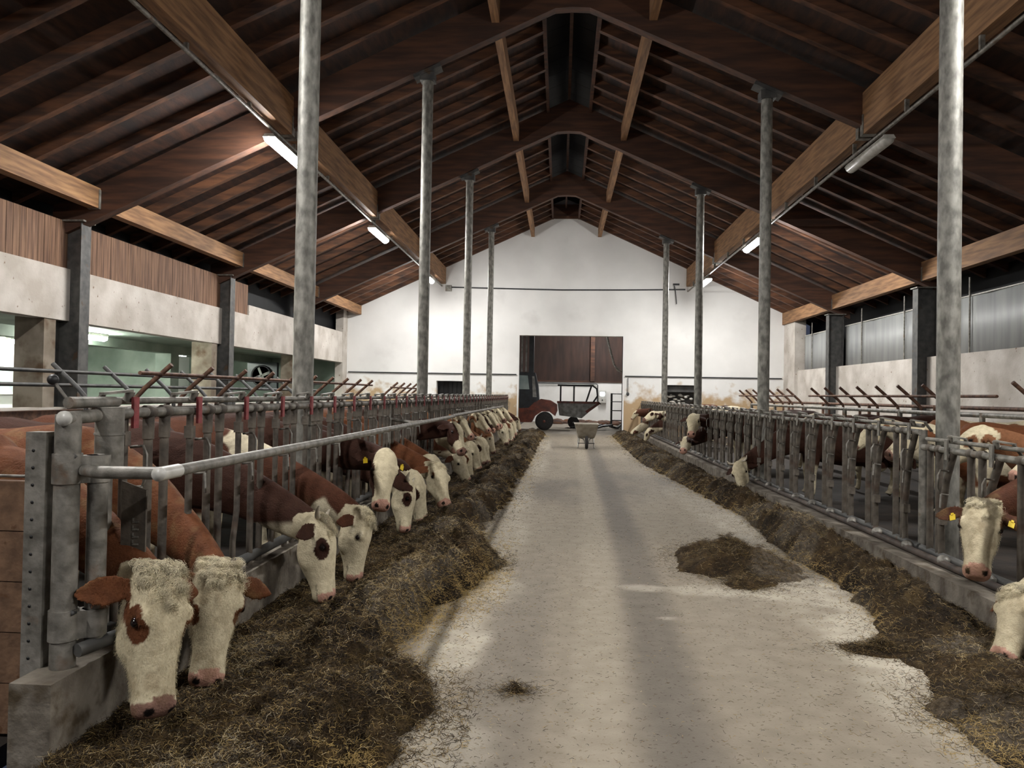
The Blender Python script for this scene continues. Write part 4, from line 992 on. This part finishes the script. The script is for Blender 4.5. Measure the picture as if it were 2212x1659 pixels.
def straw_on(side, n, y0, y1, length, rad, x0, x1, seed, label, name='loose_straw'):
    R = np.random.default_rng(seed)
    Y = y0+(y1-y0)*R.random(n)**1.35; X = x0+(x1-x0)*R.random(n)
    h, n1, n2, n3, u = heap_h(X, Y, side); ok = ((h > -.0) & (u < 1.02)) | ((u < 1.0+.35*R.random(n)**2.2) & (R.random(n) < .5)); h = np.maximum(h, .001); X, Y, h = X[ok], Y[ok], h[ok]; n = len(X)
    an = R.random(n)*2*PI; el = R.normal(size=n)*.38+.1
    D = np.stack([np.cos(an)*np.cos(el), np.sin(an)*np.cos(el), np.sin(el)], -1)
    rt = np.stack([X, Y, h+.003], -1)-D*length*.4
    pale = sstep(.48, .64, fbm(rt, 1.8, 33, 2))
    c = straw_cols(n, R, [.30, .28, .14, .20, .04, .04]); c2 = straw_cols(n, R, [.1, .15, .25, .05, .25, .2])
    c = np.where((R.random(n) < pale*.85)[:, None], c2, c)
    c3 = np.array(lin(186, 160, 104))*(.7+.5*R.random(n))[:, None]; ed = sstep(.82, 1.0, u[ok])*sstep(.42, .6, vnoise(rt, 1.1, 71))
    c = np.where((R.random(n) < ed*.8)[:, None], c3, c)
    o = strands(name, rt, D, c, length, rad, None, 4, 1.1, m=M['strand'], droop=(0, 0, -.12), R=R)
    tag(o, label, 'straw', kind='stuff'); return o
straw_on(-1, 100000, 2.2, 7.5, .058, .0017, -2.05, -.4, 1, 'tangled straw and silage fibres on the near part of the left strip')
straw_on(-1, 34000, 7.5, 30, .09, .0024, -2.05, -.4, 2, 'straw fibres on the far part of the left strip')
straw_on(1, 42000, 2.6, 9.5, .055, .0014, 1.75, 3.01, 3, 'straw fibres on the near part of the right strip')
straw_on(1, 22000, 9.5, 30, .09, .0024, 1.75, 3.01, 4, 'straw fibres on the far part of the right strip')
for ci, (cx, cy, rx, ry, o, hg) in enumerate(clumps):
    r0x, r0y = rx, ry
    rx, ry = max(rx, .17), max(ry, .11); R = np.random.default_rng(500+ci); n = int(16000*min(1, rx*ry*2.2+.08)) if ci < 4 else 420; a_ = R.random(n)*2*PI; rr = np.abs(R.normal(size=n))*.62
    an = R.random(n)*2*PI; el = R.normal(size=n)*.25; D = np.stack([np.cos(an)*np.cos(el), np.sin(an)*np.cos(el), np.sin(el)], -1)
    qx = np.clip(((rr*np.cos(a_)*rx/r0x)+1.2)/2.4*47, 0, 47).astype(int); qy = np.clip(((rr*np.sin(a_)*ry/r0y)+1.2)/2.4*47, 0, 47).astype(int)
    hh = np.maximum(hg[qy, qx], 0)+.012*R.random(n)
    rt = np.stack([cx+rr*np.cos(a_)*rx, cy+rr*np.sin(a_)*ry, .004+hh], -1)
    so = strands('straw_fibres', rt, D, straw_cols(n, R, [.3, .3, .12, .2, .04, .04]), .045, .0012, o, 3, 1.0, m=M['strand'], R=R, kind='stuff')
# scattered chaff on the aisle
R = np.random.default_rng(77); n = 17000
Y = 2.4+27*R.random(n)**1.8; X = np.where(R.random(n) < .6, R.random(n)*3.4-1.0, np.where(R.random(n) < .5, -.75+np.abs(R.normal(size=n))*.35, 2.35-np.abs(R.normal(size=n))*.4))
X = np.clip(X, -1.1, 2.6)
an = R.random(n)*2*PI; D = np.stack([np.cos(an), np.sin(an), .05*R.normal(size=n)], -1)
o = strands('chaff', np.stack([X, Y, np.full(n, .006)], -1), D, straw_cols(n, R, [.25, .25, .22, .15, .08, .05]), .018, .0014, None, 3, .9, m=M['strand'], R=R)
tag(o, 'chaff and short straw bits scattered over the aisle floor', 'chaff', kind='stuff')

# ------------------------------------------------------------------ wheelbarrow
def wheelbarrow():
    r = empty('wheelbarrow', (.80, 22.9, 0)); tag(r, 'pale two-legged wheelbarrow standing in the middle of the aisle', 'wheelbarrow')
    V = []; 
    def ring(hx, y0, y1, z, cx=0, seg=6, rad=.06):
        pts = []
        for (sx_, sy_) in ((1, 1), (-1, 1), (-1, -1), (1, -1)):
            cxx = sx_*(hx-rad); cyy = (y1-rad) if sy_ > 0 else (y0+rad)
            a0 = {(1, 1): 0, (-1, 1): PI/2, (-1, -1): PI, (1, -1): 1.5*PI}[(sx_, sy_)]
            for q in range(seg): an = a0+q*(PI/2)/(seg-1); pts.append((cxx+rad*math.cos(an), cyy+rad*math.sin(an), z))
        return pts
    MB().loft([ring(.24, -.12, .42, .32), ring(.29, -.24, .52, .45), ring(.35, -.36, .62, .72), ring(.37, -.39, .65, .74), ring(.37, -.39, .65, .76), ring(.34, -.36, .62, .76), ring(.335, -.35, .61, .73), ring(.28, -.23, .51, .47), ring(.23, -.11, .41, .345)]).build('tub', M['tub'], r)
    wd = MB().lathe([(.10, -.03), (.17, -.045), (.19, -.03), (.2, 0), (.19, .03), (.17, .045), (.10, .03)], 22, (0, -.35, .2), [(0, 1, 0), (0, 0, 1), (1, 0, 0)]).build('wheel', M['tyre'], r)
    MB().lathe([(.03, -.05), (.10, -.028), (.10, .028), (.03, .05)], 16, (0, -.35, .2), [(0, 1, 0), (0, 0, 1), (1, 0, 0)]).build('rim', M['machine_grey'], wd)
    for s in (-1, 1):
        MB().tube([(s*.05, -.35, .2), (s*.10, -.2, .30), (s*.24, .2, .33), (s*.28, .7, .42), (s*.3, 1.0, .62)], .018, 8).build('handle_bar', M['galv'], r)
        MB().tube([(s*.3, .9, .55), (s*.3, 1.05, .65)], .024, 8).build('grip', M['black'], r)
        MB().tube([(s*.2, .1, .32), (s*.25, .05, .02), (s*.25, .35, .02), (s*.24, .4, .34)], .018, 8).build('leg', M['lens_off'], r)
    MB().tube([(-.25, .05, .15), (.25, .05, .15)], .012, 6).build('leg_brace', M['black'], r)
wheelbarrow()

# ------------------------------------------------------------------ loader beyond the doorway
def wheel(r, x, y, R_, w_, m_rim):
    MB().lathe([(R_*.55, -w_/2), (R_*.9, -w_/2), (R_, -w_*.35), (R_, w_*.35), (R_*.9, w_/2), (R_*.55, w_/2)], 26, (x, y, R_), [(1, 0, 0), (0, 0, 1), (0, 1, 0)]).build('tyre', M['tyre'], r)
    MB().lathe([(R_*.1, -w_/2-.02), (R_*.3, -w_*.3), (R_*.56, -w_*.4), (R_*.56, w_*.4), (R_*.3, w_*.3)], 20, (x, y, R_), [(1, 0, 0), (0, 0, 1), (0, 1, 0)]).build('wheel_rim', m_rim, r)
r = empty('forklift_loader', (-.75, 34.6, 0)); tag(r, 'red loader with dark cab and tall mast half hidden by the door jamb', 'loader')
MB().prism([(-1.75, .35), (-.55, .35), (-.42, .62), (-.1, .85), (.25, .85), (.52, .65), (.62, .9), (.60, 1.18), (.3, 1.36), (-.15, 1.42), (-.45, 1.25), (-.7, 1.0), (-1.75, .95)], 'y', -.5, .7).build('body', M['machine_red'], r)
MB().prism([(-.95, .9), (-.5, 1.0), (-.22, 1.36), (-.28, 2.0), (-.42, 2.62), (-1.75, 2.66), (-1.75, .9), (-1.5, .9)], 'y', -.42, .6).build('cab', M['machine_dark'], r)
MB().prism([(-1.6, 1.85), (-.68, 1.85), (-.76, 2.48), (-1.6, 2.5)], 'y', -.44, -.425).build('cab_window', M['glass'], r)
MB().prism([(-.52, 1.5), (-.34, 1.5), (-.46, 2.45), (-.56, 2.45)], 'y', -.44, -.425).build('cab_window', M['machine_grey'], r)
for x in (-1.05, -.85): MB().box(x-.04, x+.04, -.3, -.2, 2.66, 4.6).build('mast_rail', M['machine_grey'], r)
MB().box(-.72, -.5, -.3, .3, 2.6, 4.6).build('mast_rail', M['machine_dark'], r)
wheel(r, .02, -.35, .41, .32, M['machine_red']); wheel(r, .02, .55, .41, .32, M['machine_red'])
for y in (-.35, .55): MB().tube([(.02, y-.02, .41), (.02, y+.2, .41)], .06, 8).build('axle', M['machine_red'], r)
r = empty('feed_trailer', (.75, 37.2, 0)); tag(r, 'small red-edged hopper trailer with dark roll frame beyond the loader', 'trailer')
MB().prism([(-.9, 1.25), (-.8, .62), (.3, .5), (.9, 1.05), (1.15, 1.2), (1.1, 1.28), (-.6, 1.32)], 'y', -.6, .6).build('hopper', M['machine_grey'], r)
MB().prism([(.55, .75), (1.18, 1.22), (1.12, 1.30), (.45, .85)], 'y', -.64, .64).box(-.92, 1.14, -.64, -.6, 1.22, 1.32).build('edge_plate', M['machine_red'], r)
for (x0, x1, xx) in ((-.75, -.7, -.75), (-.1, -.05, -.1), (.5, .7, .75)): MB().bar((x0, -.5, 1.3), (xx, -.5, 2.1), .08, .08, (0, 1, 0)).build('frame_post', M['black'], r)
MB().tube([(.85, -.5, 1.3), (1.05, -.5, 1.6), (1.0, -.5, 1.95), (.8, -.5, 2.1)], .04, 8).build('frame_post', M['black'], r)
MB().box(-.9, .85, -.55, .5, 2.06, 2.14).build('roof_bar', M['black'], r)
for s in (-.5, .5): wheel(r, -.1, s, .28, .2, M['machine_grey'])
